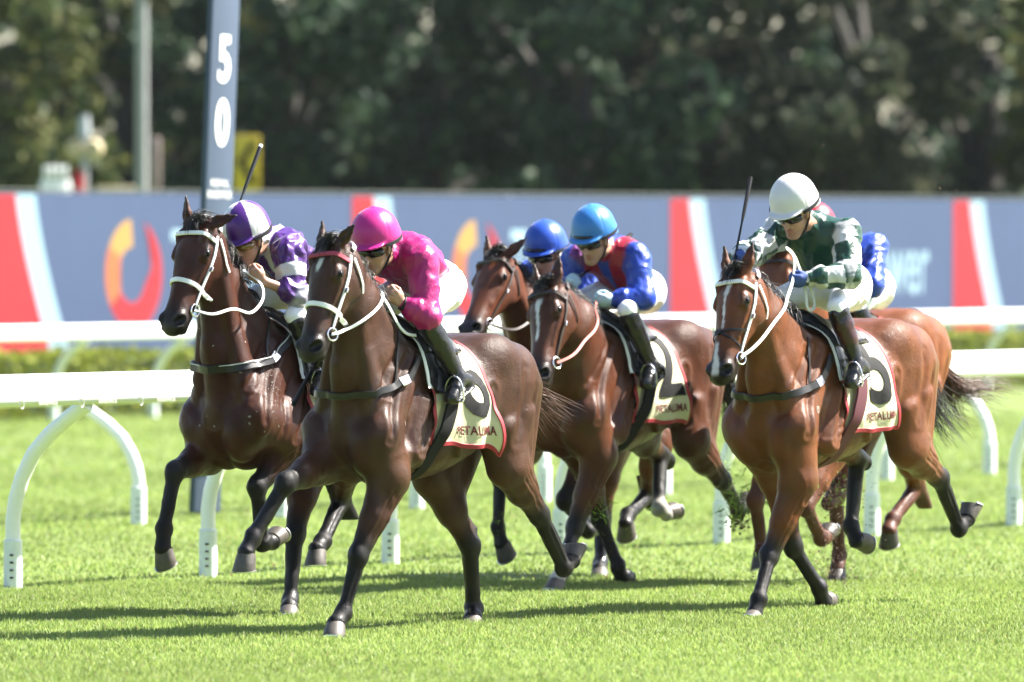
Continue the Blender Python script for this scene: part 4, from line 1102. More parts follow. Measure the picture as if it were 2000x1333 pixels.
SPECS['E'] = dict(o=(0.351, 52.3, 0.0), poll=(0.682, -0.068, 1.951), muz=(1.095, -0.032, 1.489), label='bay horse half hidden behind the horse wearing number two',
    coat=(.11,.030,.010), seed=41, h=.0145, dz=-.03, turn=14, ears={-1:(-.9,.2,.3),1:(-.5,.7,.1)}, tail=[[(-1.4,0,1.36),(-1.6,0,1.2),(-1.75,0,1.0)]],
    legs={
        'RF': [[0.159, -0.204, 0.812], [0.556, -0.14, 0.633], [0.612, -0.126, 0.326], [0.6, -0.104, 0.226], [0.593, -0.092, 0.124]],
        'LF': [[-0.008, 0.179, 0.822], [0.265, 0.137, 0.485], [0.021, 0.148, 0.288], [-0.077, 0.128, 0.302], [-0.174, 0.105, 0.314]],
        'RH': [[-0.712, -0.173, 0.791], [-0.761, -0.243, 0.341], [-0.529, -0.113, 0.076], [-0.453, -0.066, 0.033], [-0.369, -0.03, -0.004]],
        'LH': [[-0.611, 0.234, 0.831], [-0.857, 0.04, 0.5], [-0.507, 0.11, 0.375], [-0.427, 0.138, 0.324], [-0.428, 0.121, 0.226]],
    })
SPECS['F'] = dict(o=(1.86, 51.4, 0.0), poll=(0.60, 0.08, 1.99), muz=(0.80, 0.10, 1.41), label='chestnut horse half hidden behind the bright bay horse at the right',
    coat=(.19,.056,.016), top=(.18,.056,.017), leg=(.085,.028,.014), seed=51, h=.0145, dz=.02, pitch=-4, turn=10, dark_hoof=1, tail=[[(-1.34,.02,1.34),(-1.46,.04,1.2),(-1.52,.06,1.02),(-1.66,.1,.96)],[(-1.34,.04,1.28),(-1.5,.08,1.15),(-1.72,.14,1.12),(-1.9,.2,1.08)],[(-1.34,.04,1.30),(-1.52,.10,1.17),(-1.75,.17,1.18),(-1.95,.24,1.12)],[(-1.34,.0,1.3),(-1.44,.03,1.12),(-1.5,.06,.98)]], hair='brown', tail_n=420,
    legs={
        'RF': [[0.197, -0.193, 0.812], [0.523, -0.14, 0.518], [0.43, -0.153, 0.228], [0.514, -0.111, 0.192], [0.577, -0.092, 0.118]],
        'LF': [[0.143, 0.158, 0.802], [0.446, 0.161, 0.485], [0.215, 0.129, 0.28], [0.118, 0.107, 0.292], [0.021, 0.086, 0.304]],
        'RH': [[-0.704, -0.201, 0.793], [-0.346, -0.101, 0.525], [-0.432, -0.127, 0.158], [-0.382, -0.112, 0.072], [-0.31, -0.095, 0.005]],
        'LH': [[-0.661, 0.206, 0.863], [-0.991, 0.092, 0.563], [-0.661, 0.115, 0.378], [-0.592, 0.128, 0.309], [-0.581, 0.11, 0.207]],
    })

# ================================================================== tack (each piece is worn by its horse and can be lifted off)
def cast(H, o, d, dist=1.2):
    r = H.bvh.ray_cast(Vector(o), Vector(d).normalized(), dist)
    return (np.array(r[0]), np.array(r[1])) if r[0] is not None else (None, None)

def ring_pts(H, c, a, b, angs, far=.5):
    """points on the horse's skin round a centre, in the plane of a and b (angle 0 along a)"""
    P, N = [], []
    for w in angs:
        d = unit(a * math.cos(w) + b * math.sin(w))
        p, n = cast(H, c + d * far, -d, far)
        if p is None: continue
        if np.dot(n, d) < 0: n = -n
        P.append(p); N.append(n)
    return P, N

def smooth_pts(P, it=2, closed=False):
    P = [np.array(p) for p in P]
    for _ in range(it):
        Q = list(P)
        for i in range(0 if closed else 1, len(P) - (0 if closed else 1)):
            Q[i] = .5 * P[i] + .25 * (P[i - 1] + P[(i + 1) % len(P)])
        P = Q
    return P

def keep_out(H, P, gap=.012):
    out = []
    for p in P:
        loc, nor, idx, dist = H.bvh.find_nearest(Vector(p))
        p = np.array(p)
        if loc is not None:
            d = np.dot(p - np.array(loc), np.array(nor))
            if d < gap: p = np.array(loc) + np.array(nor) * gap
        out.append(p)
    return out

def bridle(H, t):
    sp = H.sp; hp = H.hp; hx, hy, hz = H.hx, H.hy, H.hz
    root = empty('bridle', sp['o'], ROT, t['label'], 'bridle', None)
    m1 = M[t['strap']]; wd = t.get('w', .019)
    # noseband
    if t.get('nose', True):
        c = hp(.36, 0, -.035); fwd = unit(hz * .95 - hx * t.get('noseslope', .05))
        P, N = ring_pts(H, c, fwd, hy, np.linspace(-math.pi, math.pi, 41)[:-1], .3)
        P = smooth_pts(P, 2, True)
        mb = MB(); mb.ribbon(P, N, t.get('nose_w', .027), .008, .003, closed=True); mb.build('noseband', M[t.get('nosemat', t['strap'])], root)
    # browband and headpiece
    c = hp(.085, 0, -.03); fwd = unit(hz * .9 - hx * .05)
    P, N = ring_pts(H, c, fwd, hy, np.linspace(-1.75, 1.75, 27), .35)
    P = smooth_pts(P, 2)
    mb = MB(); mb.ribbon(P, N, .024, .009, .003); mb.build('browband', M[t.get('brow', t['strap'])], root)
    P, N = ring_pts(H, hp(.03, 0, -.05), unit(-hx * .95 - hz * .5), hy, np.linspace(-1.35, 1.35, 19), .35)
    mb = MB(); mb.ribbon(P, N, .026, .006, .003); mb.build('headpiece', m1, root)
    bits = []
    for s in (-1, 1):
        path = [(.05, -.045), (.10, -.05), (.16, -.062), (.24, -.062), (.32, -.066), (.40, -.068), (.455, -.070)]
        P, N = [], []
        for (a, v) in path:
            p, n = cast(H, hp(a, .3 * s, v), -hy * s, .4)
            if p is not None: P.append(p); N.append(n if np.dot(n, hy * s) > 0 else -n)
        P = smooth_pts(P, 1)
        mb = MB(); mb.ribbon(P, N, wd, .006, .004); ck = mb.build('cheekpiece', m1, root)
        bk = MB(); bk.box(P[3] + N[3] * .012, (.03, .03, .012), M=Matrix((list(hx) + [0], list(hy) + [0], list(hz) + [0], [0, 0, 0, 1])).transposed()); bk.build('buckle', M['steel'], ck, bevel=.003)
        # throat latch
        path = [(.055, -.07), (.11, -.12), (.16, -.17), (.19, -.21)]
        P2, N2 = [], []
        for (a, v) in path:
            p, n = cast(H, hp(a, .3 * s, v), -hy * s, .4)
            if p is not None: P2.append(p); N2.append(n if np.dot(n, hy * s) > 0 else -n)
        if len(P2) > 1:
            mb = MB(); mb.ribbon(P2, N2, .014, .005, .006); mb.build('throat_latch', m1, root)
        b = P[-1] + hy * s * .014 + hx * .03 + hz * -.004
        bits.append(b)
        mb = MB(); n = 20
        mb.tube([b + hx * .034 * math.cos(w) + hz * .034 * math.sin(w) for w in np.linspace(0, 2 * math.pi, n + 1)], .0045, 6, cap=False)
        mb.build('bit_ring', M['steel'], root)
    mb = MB(); mb.tube([bits[0], hp(.49, -.03, -.075), hp(.49, .03, -.075), bits[1]], .008, 8); mb.build('bit', M['steel'], root)
    if t.get('cross'):                   # grackle noseband: two thin straps crossing on the nose
        for s in (-1, 1):
            P, N = [], []
            for w in np.linspace(-1.9, 1.9, 21):
                cc = hp(.375 + .05 * s * (-w / 1.9), 0, -.03); d = unit(hz * math.cos(w) + hy * math.sin(w))
                p, n = cast(H, cc + d * .3, -d, .3)
                if p is not None: P.append(p); N.append(n if np.dot(n, d) > 0 else -n)
            mb = MB(); mb.ribbon(smooth_pts(P, 1), N, .014, .005, .003 + .004 * (s > 0)); mb.build('cross_strap', M['leather'], root)
        P, N = ring_pts(H, hp(.375, 0, -.03), hz, hy, [0.0], .3)
        mb = MB(); mb.tube([P[0], P[0] + N[0] * .016], .016, 12); mb.build('pad', M['leather'], root)
    H.bits = bits
    # reins
    for s, pts in t['reins'].items():
        b = bits[0] if s < 0 else bits[1]
        g = np.array([b] + [V3(p) for p in pts])
        tt = np.linspace(0, len(g) - 1, 8 * (len(g) - 1) + 1); P = []
        for x in tt:
            k = min(int(x), len(g) - 2); f = x - k; k0 = max(k - 1, 0); k2 = min(k + 2, len(g) - 1)
            P.append(.5 * ((2 * g[k]) + (g[k + 1] - g[k0]) * f + (2 * g[k0] - 5 * g[k] + 4 * g[k + 1] - g[k2]) * f ** 2 + (3 * g[k] - g[k0] - 3 * g[k + 1] + g[k2]) * f ** 3))
        P = smooth_pts(keep_out(H, smooth_pts(keep_out(H, P, .016), 2), .014), 1)
        N = [unit(V3(.25, s * .8, .35)) for _ in P]
        mb = MB(); mb.ribbon(P, N, t.get('rein_w', .017), .005, 0); mb.build('rein', M[t.get('rein', t['strap'])], root)
    return root

def trunk_pt(H, x, th, off=0.0, far=.75):
    """point on the trunk at station x, angle th from the spine (positive = left side)"""
    c = H.T((x, 0, 1.22)); up = H.T((x, 0, 2.22)) - c; up = unit(up)
    d = unit(up * math.cos(th) + V3(0, 1, 0) * math.sin(th))
    p, n = cast(H, c + d * far, -d, far)
    if p is None: p, n = c + d * .27, d
    if np.dot(n, d) < 0: n = -n
    return p + n * off, n, d

def breastplate(H, t):
    sp = H.sp; root = empty('breastplate', sp['o'], ROT, t['label'], 'breastplate', None)
    P, N = [], []
    for w in np.linspace(-1, 1, 37):
        a = w * R(100)
        z = t['z'] + t.get('rise', .2) * abs(w) ** 2.2
        c = H.T((.06, 0, z)); d = V3(math.cos(a), math.sin(a), 0)
        p, n = cast(H, c + d * .8, -d, .8)
        if p is None: continue
        P.append(p); N.append(n if np.dot(n, d) > 0 else -n)
    P = keep_out(H, smooth_pts(P, 3), .006); N = [unit(v) for v in smooth_pts(N, 2)]
    mb = MB(); mb.ribbon(P, N, t.get('w', .045), .008, .008); mb.build('breast_strap', M[t['mat']], root)
    if t.get('edge'):
        mb = MB(); mb.ribbon([p + np.array((0, 0, .018)) for p in P], N, .005, .003, .0165); mb.build('piping', M[t['edge']], root)
    for i in (7, len(P) - 8):
        mb = MB(); mb.ribbon(P[i - 1:i + 2], N[i - 1:i + 2], .056, .006, .012); mb.build('buckle', M['steel'], root)
    # neck strap
    for s in (-1, 1):
        i = 9 if s < 0 else len(P) - 10
        a = P[i]; q = []; qn = []
        for f in np.linspace(0, 1, 9):
            g = mix(a, H.T((.12, .10 * s, 1.62)), f); d = unit(V3(.15, s, .25))
            p, n = cast(H, g + d * .5, -d, .7)
            if p is not None: q.append(p); qn.append(n if np.dot(n, d) > 0 else -n)
        if len(q) > 2:
            mb = MB(); mb.ribbon(smooth_pts(q, 2), qn, .016, .005, .004); mb.build('neck_strap', M[t.get('neck', t['mat'])], root)
    return root

class Cloth:
    """saddle cloth as a sheet over the trunk; evaluates points for printing on it"""
    def __init__(s, H, x0, x1, thm, flare, seed):
        s.nu, s.nv = 44, 110
        s.x0, s.x1, s.thm = x0, x1, thm
        P = np.zeros((s.nu, s.nv, 3)); Nn = np.zeros_like(P)
        for i in range(s.nu):
            u = i / (s.nu - 1)
            for j in range(s.nv):
                v = j / (s.nv - 1) * 2 - 1
                x = x0 + (x1 - x0) * u - .05 * abs(v) ** 3 * u
                p, n, d = trunk_pt(H, x, v * thm)
                P[i, j] = p; Nn[i, j] = n
        for _ in range(6):       # a taut sheet bridges hollows
            Q = P.copy()
            Q[1:-1] = .5 * P[1:-1] + .25 * (P[:-2] + P[2:]); Q[:, 1:-1] = .5 * Q[:, 1:-1] + .25 * (Q[:, :-2] + Q[:, 2:]); P = Q
            W = Nn.copy(); W[1:-1] += Nn[:-2] + Nn[2:]; W[:, 1:-1] += Nn[:, :-2] + Nn[:, 2:]; Nn = W / np.linalg.norm(W, axis=2)[..., None]
        U, Vv = np.meshgrid(np.linspace(0, 1, s.nu), np.linspace(-1, 1, s.nv), indexing='ij')
        low = sstep(np.abs(Vv), .45, 1.0)
        off = .022 + .010 * np.sin(U * 9 + seed) * low * sstep(U, .2, .6) + flare * low * sstep(U, .45, 1.0) * (1 + .5 * np.sin(U * 14 + Vv * 5 + seed))
        wp = np.stack([P[..., 0], P[..., 1] * .6, P[..., 2]], -1).reshape(-1, 3)
        off += ((.30 - np.abs(wob(wp, 11, seed + 2))) * .022 + .006 * wob(wp, 24, seed + 3)).reshape(U.shape) * (.25 + .75 * low)
        s.P = P + Nn * off[..., None]; s.N = Nn
    def at(s, u, v, off=0.0):
        fu = np.clip(u, 0, 1) * (s.nu - 1); fv = np.clip((v + 1) / 2, 0, 1) * (s.nv - 1)
        i = np.minimum(fu.astype(int), s.nu - 2); j = np.minimum(fv.astype(int), s.nv - 2); a = (fu - i)[:, None]; b = (fv - j)[:, None]
        def g(A): return (A[i, j] * (1 - a) + A[i + 1, j] * a) * (1 - b) + (A[i, j + 1] * (1 - a) + A[i + 1, j + 1] * a) * b
        return g(s.P) + g(s.N) * off

def saddle_cloth(H, t):
    sp = H.sp
    root = empty('saddle_cloth', sp['o'], ROT, t['label'], 'saddle cloth', None)
    cl = Cloth(H, t.get('x0', -.04), t.get('x1', -.52), R(t.get('th', 131)), t.get('flare', .04), sp['seed'])
    nu, nv = cl.nu, cl.nv
    V = np.concatenate([cl.P.reshape(-1, 3), (cl.P - cl.N * .006).reshape(-1, 3)])
    Q = []; b = nu * nv
    for i in range(nu - 1):
        for j in range(nv - 1):
            a = i * nv + j; Q += [(a, a + 1, a + nv + 1, a + nv), (b + a, b + a + nv, b + a + nv + 1, b + a + 1)]
    rim = [(0, j) for j in range(nv)] + [(i, nv - 1) for i in range(1, nu)] + [(nu - 1, j) for j in range(nv - 2, -1, -1)] + [(i, 0) for i in range(nu - 2, 0, -1)]
    for k in range(len(rim)):
        a = rim[k][0] * nv + rim[k][1]; c = rim[(k + 1) % len(rim)]; c = c[0] * nv + c[1]; Q.append((a, c, b + c, b + a))
    link('cloth', np_mesh('cloth', V, Q), M['cream'], root)
    mb = MB(); mb.ribbon([cl.P[i, j] for i, j in rim], [cl.N[i, j] for i, j in rim], .026, .005, -.002, closed=True)
    mb.build('border', M['redtrim'], root)
    def prnt(txt, size, u, v, name, m, bold=0.0, rot=0.0, ysc=1.0, xsc=1.0):
        Vt, Ft = text_polys(txt, size, bold)
        L_ = abs(cl.x1 - cl.x0); arc = .29 * cl.thm
        c, s_ = math.cos(rot), math.sin(rot); X = (Vt[:, 0] * c - Vt[:, 1] * s_) * xsc; Y = (Vt[:, 0] * s_ + Vt[:, 1] * c) * ysc
        for side in (1, -1):
            uu = u + X * side / L_; vv = (v - Y / arc) * side
            link(name, np_mesh(name, cl.at(uu, vv, .006 if name == 'number' else .004), Ft if side > 0 else Ft[:, ::-1], False), m, root)
    if t.get('num'): prnt(t['num'], t.get('nsize', .56), t.get('nu', .70), t.get('nv', .54), 'number', M['blackprint'], .010, t.get('nrot', 0), 1.05, .85)
    prnt('PETALUMA', .050, .66, .915, 'lettering', M['redprint'], .0012)
    H.cloth = cl
    return root

def saddle(H, t):
    sp = H.sp
    root = empty('racing_saddle', sp['o'], ROT, t['label'], 'saddle', None)
    def sheet(name, xs, th, offf, m, parent=None):
        nu, nv = 16, 25; P = np.zeros((nu, nv, 3)); N = np.zeros_like(P)
        for i in range(nu):
            for j in range(nv):
                u = i / (nu - 1); v = j / (nv - 1) * 2 - 1
                p, n, d = trunk_pt(H, xs[0] + (xs[1] - xs[0]) * u + xs[2] * abs(v), v * R(th)); P[i, j] = p; N[i, j] = n
        for _ in range(3):
            P[1:-1] = .5 * P[1:-1] + .25 * (P[:-2] + P[2:]); P[:, 1:-1] = .5 * P[:, 1:-1] + .25 * (P[:, :-2] + P[:, 2:])
        U, Vv = np.meshgrid(np.linspace(0, 1, nu), np.linspace(-1, 1, nv), indexing='ij')
        O = offf(U, np.abs(Vv)); A = P + N * O[..., None]; B = P + N * .030
        V = np.concatenate([A.reshape(-1, 3), B.reshape(-1, 3)]); Q = []; b = nu * nv
        for i in range(nu - 1):
            for j in range(nv - 1):
                a = i * nv + j; Q += [(a, a + 1, a + nv + 1, a + nv), (b + a, b + a + nv, b + a + nv + 1, b + a + 1)]
        rim = [(0, j) for j in range(nv)] + [(i, nv - 1) for i in range(1, nu)] + [(nu - 1, j) for j in range(nv - 2, -1, -1)] + [(i, 0) for i in range(nu - 2, 0, -1)]
        for k in range(len(rim)):
            a = rim[k][0] * nv + rim[k][1]; c = rim[(k + 1) % len(rim)]; c = c[0] * nv + c[1]; Q.append((a, c, b + c, b + a))
        return link(name, np_mesh(name, V, Q), m, parent or root)
    sheet('seat', (-.02, -.40, .0), 38, lambda u, v: .050 + .030 * np.cos(u * math.pi) ** 2 * (1 - v) + .01 * (1 - v), M['leather'])
    sheet('flap', (.02, -.22, -.06), 80, lambda u, v: .040 + .006 * np.sin(u * 3), M['leather'])
    sheet('pad', (.03, -.12, -.03), 76, lambda u, v: .034 + 0 * u, M[t.get('padm', 'whitepad')])
    # girth
    P, N = [], []
    for w in np.linspace(R(70), R(290), 61):
        sw = abs(math.pi - w)
        p, n, d = trunk_pt(H, -.075 - .10 * sstep(sw, R(35), R(100)), w, .012 + .040 * float(sstep(sw, R(40), R(62)))); P.append(p); N.append(n)
    P = smooth_pts(P, 4); N = [unit(v) for v in smooth_pts(N, 3)]
    mb = MB(); mb.ribbon(P, N, .10, .009, 0.0); gb = mb.build('girth', M[t.get('girth', 'webbing')], root)
    # stirrup leathers and irons under the rider's feet
    for s, (an, to) in t['feet'].items():
        an, to = V3(an), V3(to); f = unit(to - an); up = unit(V3(-.1, 0, 1) - f * f[2] * .3)
        bl = mix(an, to, .62) + V3(0, 0, -.045)
        sdv = unit(np.cross(f, up))
        top = bl + up * .125
        a, n, d = trunk_pt(H, -.10, R(48) * s, .05)
        mb = MB(); mb.ribbon([mix(a, top, q) + n * (.012 * math.sin(q * 3.1)) for q in np.linspace(0, 1, 8)], [n] * 8, .016, .004, 0); mb.build('stirrup_leather', M['leather'], root)
        pts = [bl - sdv * .055 + up * 0] + [bl + sdv * (-.055 * math.cos(q)) + up * (.03 + .095 * math.sin(q)) for q in np.linspace(0, math.pi, 13)] + [bl + sdv * .055]
        mb = MB(); mb.tube(pts, .0045, 6); mb.box(bl, (.115, .035, .008), M=Matrix((list(sdv) + [0], list(f) + [0], list(np.cross(sdv, f)) + [0], [0, 0, 0, 1])).transposed())
        mb.build('stirrup_iron', M['steel'], root)
    return root

# ================================================================== riders
def head_frame(yaw, pitch, roll=0.0):
    y, p, r = R(yaw), R(pitch), R(roll)
    fx = V3(math.cos(y) * math.cos(p), math.sin(y) * math.cos(p), -math.sin(p))
    fy = unit(V3(-math.sin(y), math.cos(y), math.sin(r))); fy = unit(fy - fx * np.dot(fx, fy))
    return fx, fy, np.cross(fx, fy)

def add_hand(S, wr, ha, side, col=None, grow=0.0):
    """closed hand holding a rein: palm, four curled fingers of unequal length, thumb from the side of the palm"""
    f = unit(ha - wr); kax = unit(V3(0, 0, 1) - f * f[2]); pn = unit(np.cross(f, kax)) * (1 if side > 0 else -1)
    if np.dot(pn, (0, -side, 0)) < 0: pn = -pn
    g = grow
    kax = unit(kax * .85 - pn * .5); pn = unit(pn - kax * np.dot(pn, kax) - f * np.dot(pn, f))
    pc = wr + f * .050
    S.ell(pc, (.050 + g, .040 + g, .019 + g), ax=(f, kax, pn), k=.012, col=col)
    S.seg(wr - f * .02, pc, (.026 + g, .03 + g), (.021 + g, .018 + g), lat=kax, k=.015, col=col)
    ln = (.9, 1.0, .95, .78)
    for i in range(4):
        b = wr + f * (.082 - .004 * abs(i - 1)) + kax * (.029 - .0195 * i) - pn * .003
        r = (.0105 if i < 3 else .009) + g * .8
        a1 = b + (f * .62 + pn * .78) * .034 * ln[i]; a2 = a1 + (f * -.35 + pn * .94) * .024 * ln[i]; a3 = a2 + (f * -.95 + pn * .1) * .022 * ln[i]
        S.seg(b - f * .012, a1, (r * 1.1, r), k=.006, col=col); S.seg(a1, a2, (r, r * .92), k=.004, col=col); S.seg(a2, a3, (r * .92, r * .8), k=.004, col=col)
    t0 = wr + f * .030 + kax * .030 + pn * .008; t1 = t0 + (f * .75 + kax * .35 + pn * .5) * .034; t2 = t1 + (f * .85 + pn * .45 - kax * .1) * .028
    S.seg(t0, t1, (.014 + g, .0115 + g), k=.008, col=col); S.seg(t1, t2, (.0115 + g, .009 + g), k=.004, col=col)
    return pc + f * .03 + pn * .025

def garment(name, S, h, base, matl, parent, wr=0.0, sc=22.0, seed=0, soft=.006):
    V, Q = S.mesh(h, 2)
    C = S.colours(V, np.array(base), soft)
    if wr > 0:
        n = S.G
        A_ = V * np.array((.55, 1.25, .8)); A_ = A_ + .035 * wob(V, 8, seed + 7)[:, None]
        f1 = np.abs(wob(A_, sc, seed + 3)); f2 = np.abs(wob(A_ * np.array((.8, 1, 1.2)), sc * 2.0, seed + 6)); amt = .35 + .65 * sstep(wob(V, 7, seed + 2), -.35, .35)
        V = V + n * (wr * amt * ((.45 - np.minimum(f1, .9)) * 1.9 + (.4 - np.minimum(f2, .8)) * 1.3))[:, None]
    return link(name, np_mesh(name, V, Q, True, C), matl, parent)

def build_rider(H, j):
    sp = H.sp
    root = empty('person', sp['o'], ROT, j['label'], 'person', None)
    up = V3(0, 0, 1); Y = V3(0, 1, 0)
    pel, nk, h0 = V3(j['pel']), V3(j['neck']), V3(j['head'])
    fx, fy, fz = head_frame(*j['face'])
    def f(x, y, z): return h0 + fx * x + fy * y + fz * z
    J = {}
    for s, sd in (('L', 1), ('R', -1)):
        for n in ('sh', 'el', 'wr', 'ha', 'kn', 'an', 'to'):
            if n + s in j: J[n + s] = V3(j[n + s])
            else: q = V3(j[n + 'L']); J[n + s] = V3(q[0], -q[1], q[2])
    ax = unit(nk - pel); dors = unit(up - ax * ax[2])
    mid = mix(pel, nk, .5) + dors * j.get('hump', .012)
    ch = mix(pel, nk, .78) + dors * .01
    # ---------------- body (skin): one continuous figure
    S = Solid(); skin = np.array(j.get('skin', (.52, .29, .20)))
    S.ell(f(-.012, 0, .055), (.098, .076, .10), ax=(fx, fy, fz), k=.03)
    S.ell(f(.035, 0, -.03), (.062, .060, .088), ax=(fx, fy, fz), k=.03)
    S.ell(f(.074, 0, -.104), (.022, .024, .020), ax=(fx, fy, fz), k=.02)
    for s in (-1, 1):
        S.seg(f(.0, .054 * s, -.055), f(.066, .016 * s, -.105), (.026, .022), k=.025)
        S.ell(f(.066, .040 * s, -.024), (.026, .024, .022), ax=(fx, fy, fz), k=.02)
        S.ell(f(-.008, .080 * s, -.010), (.024, .010, .034), ax=(fx, fy, fz), k=.008)
        S.ell(f(.096, .012 * s, -.047), (.010, .009, .008), ax=(fx, fy, fz), k=.006)
        S.ell(f(.088, .030 * s, .004), (.016, .017, .010), ax=(fx, fy, fz), k=.006, op='-')
    S.ell(f(.078, 0, .024), (.026, .052, .016), ax=(fx, fy, fz), k=.015)
    S.seg(f(.092, 0, .008), f(.114, 0, -.042), (.009, .0125), k=.010)
    lip = skin * np.array((.85, .55, .55))
    S.ell(f(.091, 0, -.069), (.013, .025, .0065), ax=(fx, fy, fz), k=.005, col=lip)
    S.ell(f(.088, 0, -.081), (.014, .021, .0075), ax=(fx, fy, fz), k=.005, col=lip)
    S.seg(nk, f(-.03, 0, -.055), (.062, .055), k=.03)
    S.seg(pel, mid, (.12, .12), (.09, .09), k=.05); S.seg(mid, ch, (.13, .14), (.09, .09), k=.05); S.seg(ch, nk, (.12, .06), (.07, .055), k=.05)
    hands = {}
    for s, sd in (('L', 1), ('R', -1)):
        S.seg(ch + Y * .1 * sd, J['sh' + s], (.06, .05), k=.04)
        S.seg(J['sh' + s], J['el' + s], (.045, .036), k=.03); S.seg(J['el' + s], J['wr' + s], (.042, .027), (.038, .022), k=.02)
        gl = j.get('glove')
        hands[s] = add_hand(S, J['wr' + s], J['ha' + s], sd)
        hipj = pel + Y * .085 * sd
        S.seg(hipj, J['kn' + s], (.07, .034), k=.04); S.seg(J['kn' + s], J['an' + s], (.034, .030), k=.03); S.seg(J['an' + s], J['to' + s], (.032, .024), k=.02)
    V, Q = S.mesh(j.get('h', .0062), 1)
    C = S.colours(V, skin, .006)
    # stubble / cheeks: natural skin variation
    rl = V - h0; a, b, c = rl @ fx, rl @ fy, rl @ fz
    st = sstep(-c, .045, .09) * (a > .0) * (np.linalg.norm(rl, axis=1) < .16)
    C = C * (1 - .22 * st[:, None])
    hairm = ((a < -.01 + .25 * (c - .03)) & (c > -.055) & (np.linalg.norm(rl, axis=1) < .17) & (np.abs(b) < .073))
    C[hairm] = (.03, .022, .018)
    link('body', np_mesh('rider_body', V, Q, True, C), M['skin'], root)
    # ---------------- jacket
    S = Solid(); tc = j['torso']
    S.seg(pel + ax * .02, mid, (.155, .172), (.118, .122), k=.06, col=tc)
    S.seg(mid, ch, (.172, .180), (.122, .115), k=.06, col=tc)
    S.seg(ch, nk - ax * .005, (.165, .085), (.115, .078), k=.05, col=tc)
    S.seg(nk - ax * .01, mix(nk, f(-.03, 0, -.055), .35), (.072, .064), k=.012, col=j.get('collar', tc))
    for s, sd in (('L', 1), ('R', -1)):
        S.seg(ch + Y * .09 * sd, J['sh' + s], (.098, .084), k=.05, col=tc)
        S.seg(J['sh' + s], J['el' + s], (.084, .072), k=.03, col=j['arm'](J['sh' + s], J['el' + s], 0))
        e, w = J['el' + s], J['wr' + s]; q = j.get('sleeve', .88)
        S.seg(e, mix(e, w, q * .8), (.072, .062), k=.03, col=j['arm'](e, w, 1))
        S.seg(mix(e, w, q * .8), mix(e, w, q), (.066, .038), k=.012, col=j['arm'](e, w, 1))
        S.seg(mix(e, w, q), mix(e, w, q + .10), (.036, .040), k=.008, col=j['arm'](e, w, 2))
    garment('jacket', S, j.get('hg', .0068), (.5, .5, .5), M['satin'], root, .015, 24, sp['seed'], soft=.002)
    # ---------------- breeches
    S = Solid(); w_ = (.80, .80, .81)
    S.ell(pel, (.145, .162, .135), ax=(ax, Y, dors), k=.05)
    S.ell(pel - ax * .06 + Y * .06, (.11, .10, .115), ax=(ax, Y, dors), k=.05); S.ell(pel - ax * .06 - Y * .06, (.11, .10, .115), ax=(ax, Y, dors), k=.05)
    for s, sd in (('L', 1), ('R', -1)):
        hipj = pel + Y * .085 * sd - dors * .01
        S.seg(hipj, J['kn' + s], (.108, .048), (.112, .050), k=.05)
        S.seg(J['kn' + s], mix(J['kn' + s], J['an' + s], .12), (.050, .048), k=.02)
    garment('breeches', S, j.get('hg', .0068), w_, M['nylon'], root, .009, 19, sp['seed'] + 4)
    # ---------------- boots
    for s, sd in (('L', 1), ('R', -1)):
        S = Solid(); k, a, t = J['kn' + s], J['an' + s], J['to' + s]
        bt = j.get('boottop', (.010, .010, .010)); fd = unit(t - a); dn = unit(a - k)
        S.seg(mix(k, a, .11), mix(k, a, .33), (.060, .055), (.062, .059), k=.01, col=bt)
        S.seg(mix(k, a, .30), mix(k, a, .55), (.055, .049), (.059, .052), k=.02, col=j.get('bootmid', (.008, .008, .008)))
        S.seg(mix(k, a, .5), a, (.048, .036), (.052, .041), k=.02)
        S.seg(a, t, (.044, .040), (.048, .034), k=.03)
        heel = a - fd * .045 + dn * .06
        S.ell(heel, (.040, .038, .05), k=.03)
        S.seg(heel + dn * .026, t + dn * .022, (.036, .042), (.014, .014), lat=Y, k=.008)
        garment('boot', S, .0075, (.008, .008, .008), M['boot'], root, .0022, 40, sp['seed'] + 5)
    # ---------------- helmet in its silk cover
    S = Solid()
    S.ell(f(-.012, 0, .078), (.150, .130, .148), ax=(fx, fy, fz), k=.02)
    S.ell(f(-.055, 0, .035), (.108, .122, .085), ax=(fx, fy, fz), k=.04)
    S.ell(f(.0, 0, -.385), (.60, .60, .42), ax=(fx, fy, fz), k=.012, op='-')
    S.ell(f(.095, 0, .046), (.082, .104, .013), ax=(unit(fx - fz * .22), fy, unit(fz + fx * .22)), k=.014)
    S.ell(f(-.012, 0, .224), (.012, .012, .007), ax=(fx, fy, fz), k=.01)
    V, Q = S.mesh(.0065, 2); rl = V - h0; a, b, c = rl @ fx, rl @ fy, rl @ fz
    C = j['cap'](a, b, c); n_ = S.G
    az = np.arctan2(b, a + .012); seam = np.exp(-((np.abs((az / (math.pi / 3) + .5) % 1 - .5)) / .03) ** 2) * sstep(c, .06, .1)
    V = V + n_ * (-.0016 * seam + .0012 * wob(V, 40, sp['seed']) * (1 - sstep(c, .08, .14)))[:, None]
    hm = link('helmet', np_mesh('helmet', V, Q, True, C), M['capsilk'], root)
    # strap of the goggles round the helmet, the lens and the chin strap
    P, N = [], []
    for w in np.linspace(R(52), R(308), 31):
        d = fx * math.cos(w) * .158 + fy * math.sin(w) * .136
        P.append(f(-.012, 0, .050 - .02 * math.cos(w)) + d); N.append(unit(d))
    mb = MB(); mb.ribbon(P, N, .020, .004, 0); gg = mb.build('goggles', M['elastic'], root)
    S = Solid()
    S.ell(f(.058, 0, .000), (.060, .084, .040), ax=(fx, fy, fz), k=.01)
    S.ell(f(-.04, 0, .0), (.105, .2, .1), ax=(fx, fy, fz), k=.008, op='-')
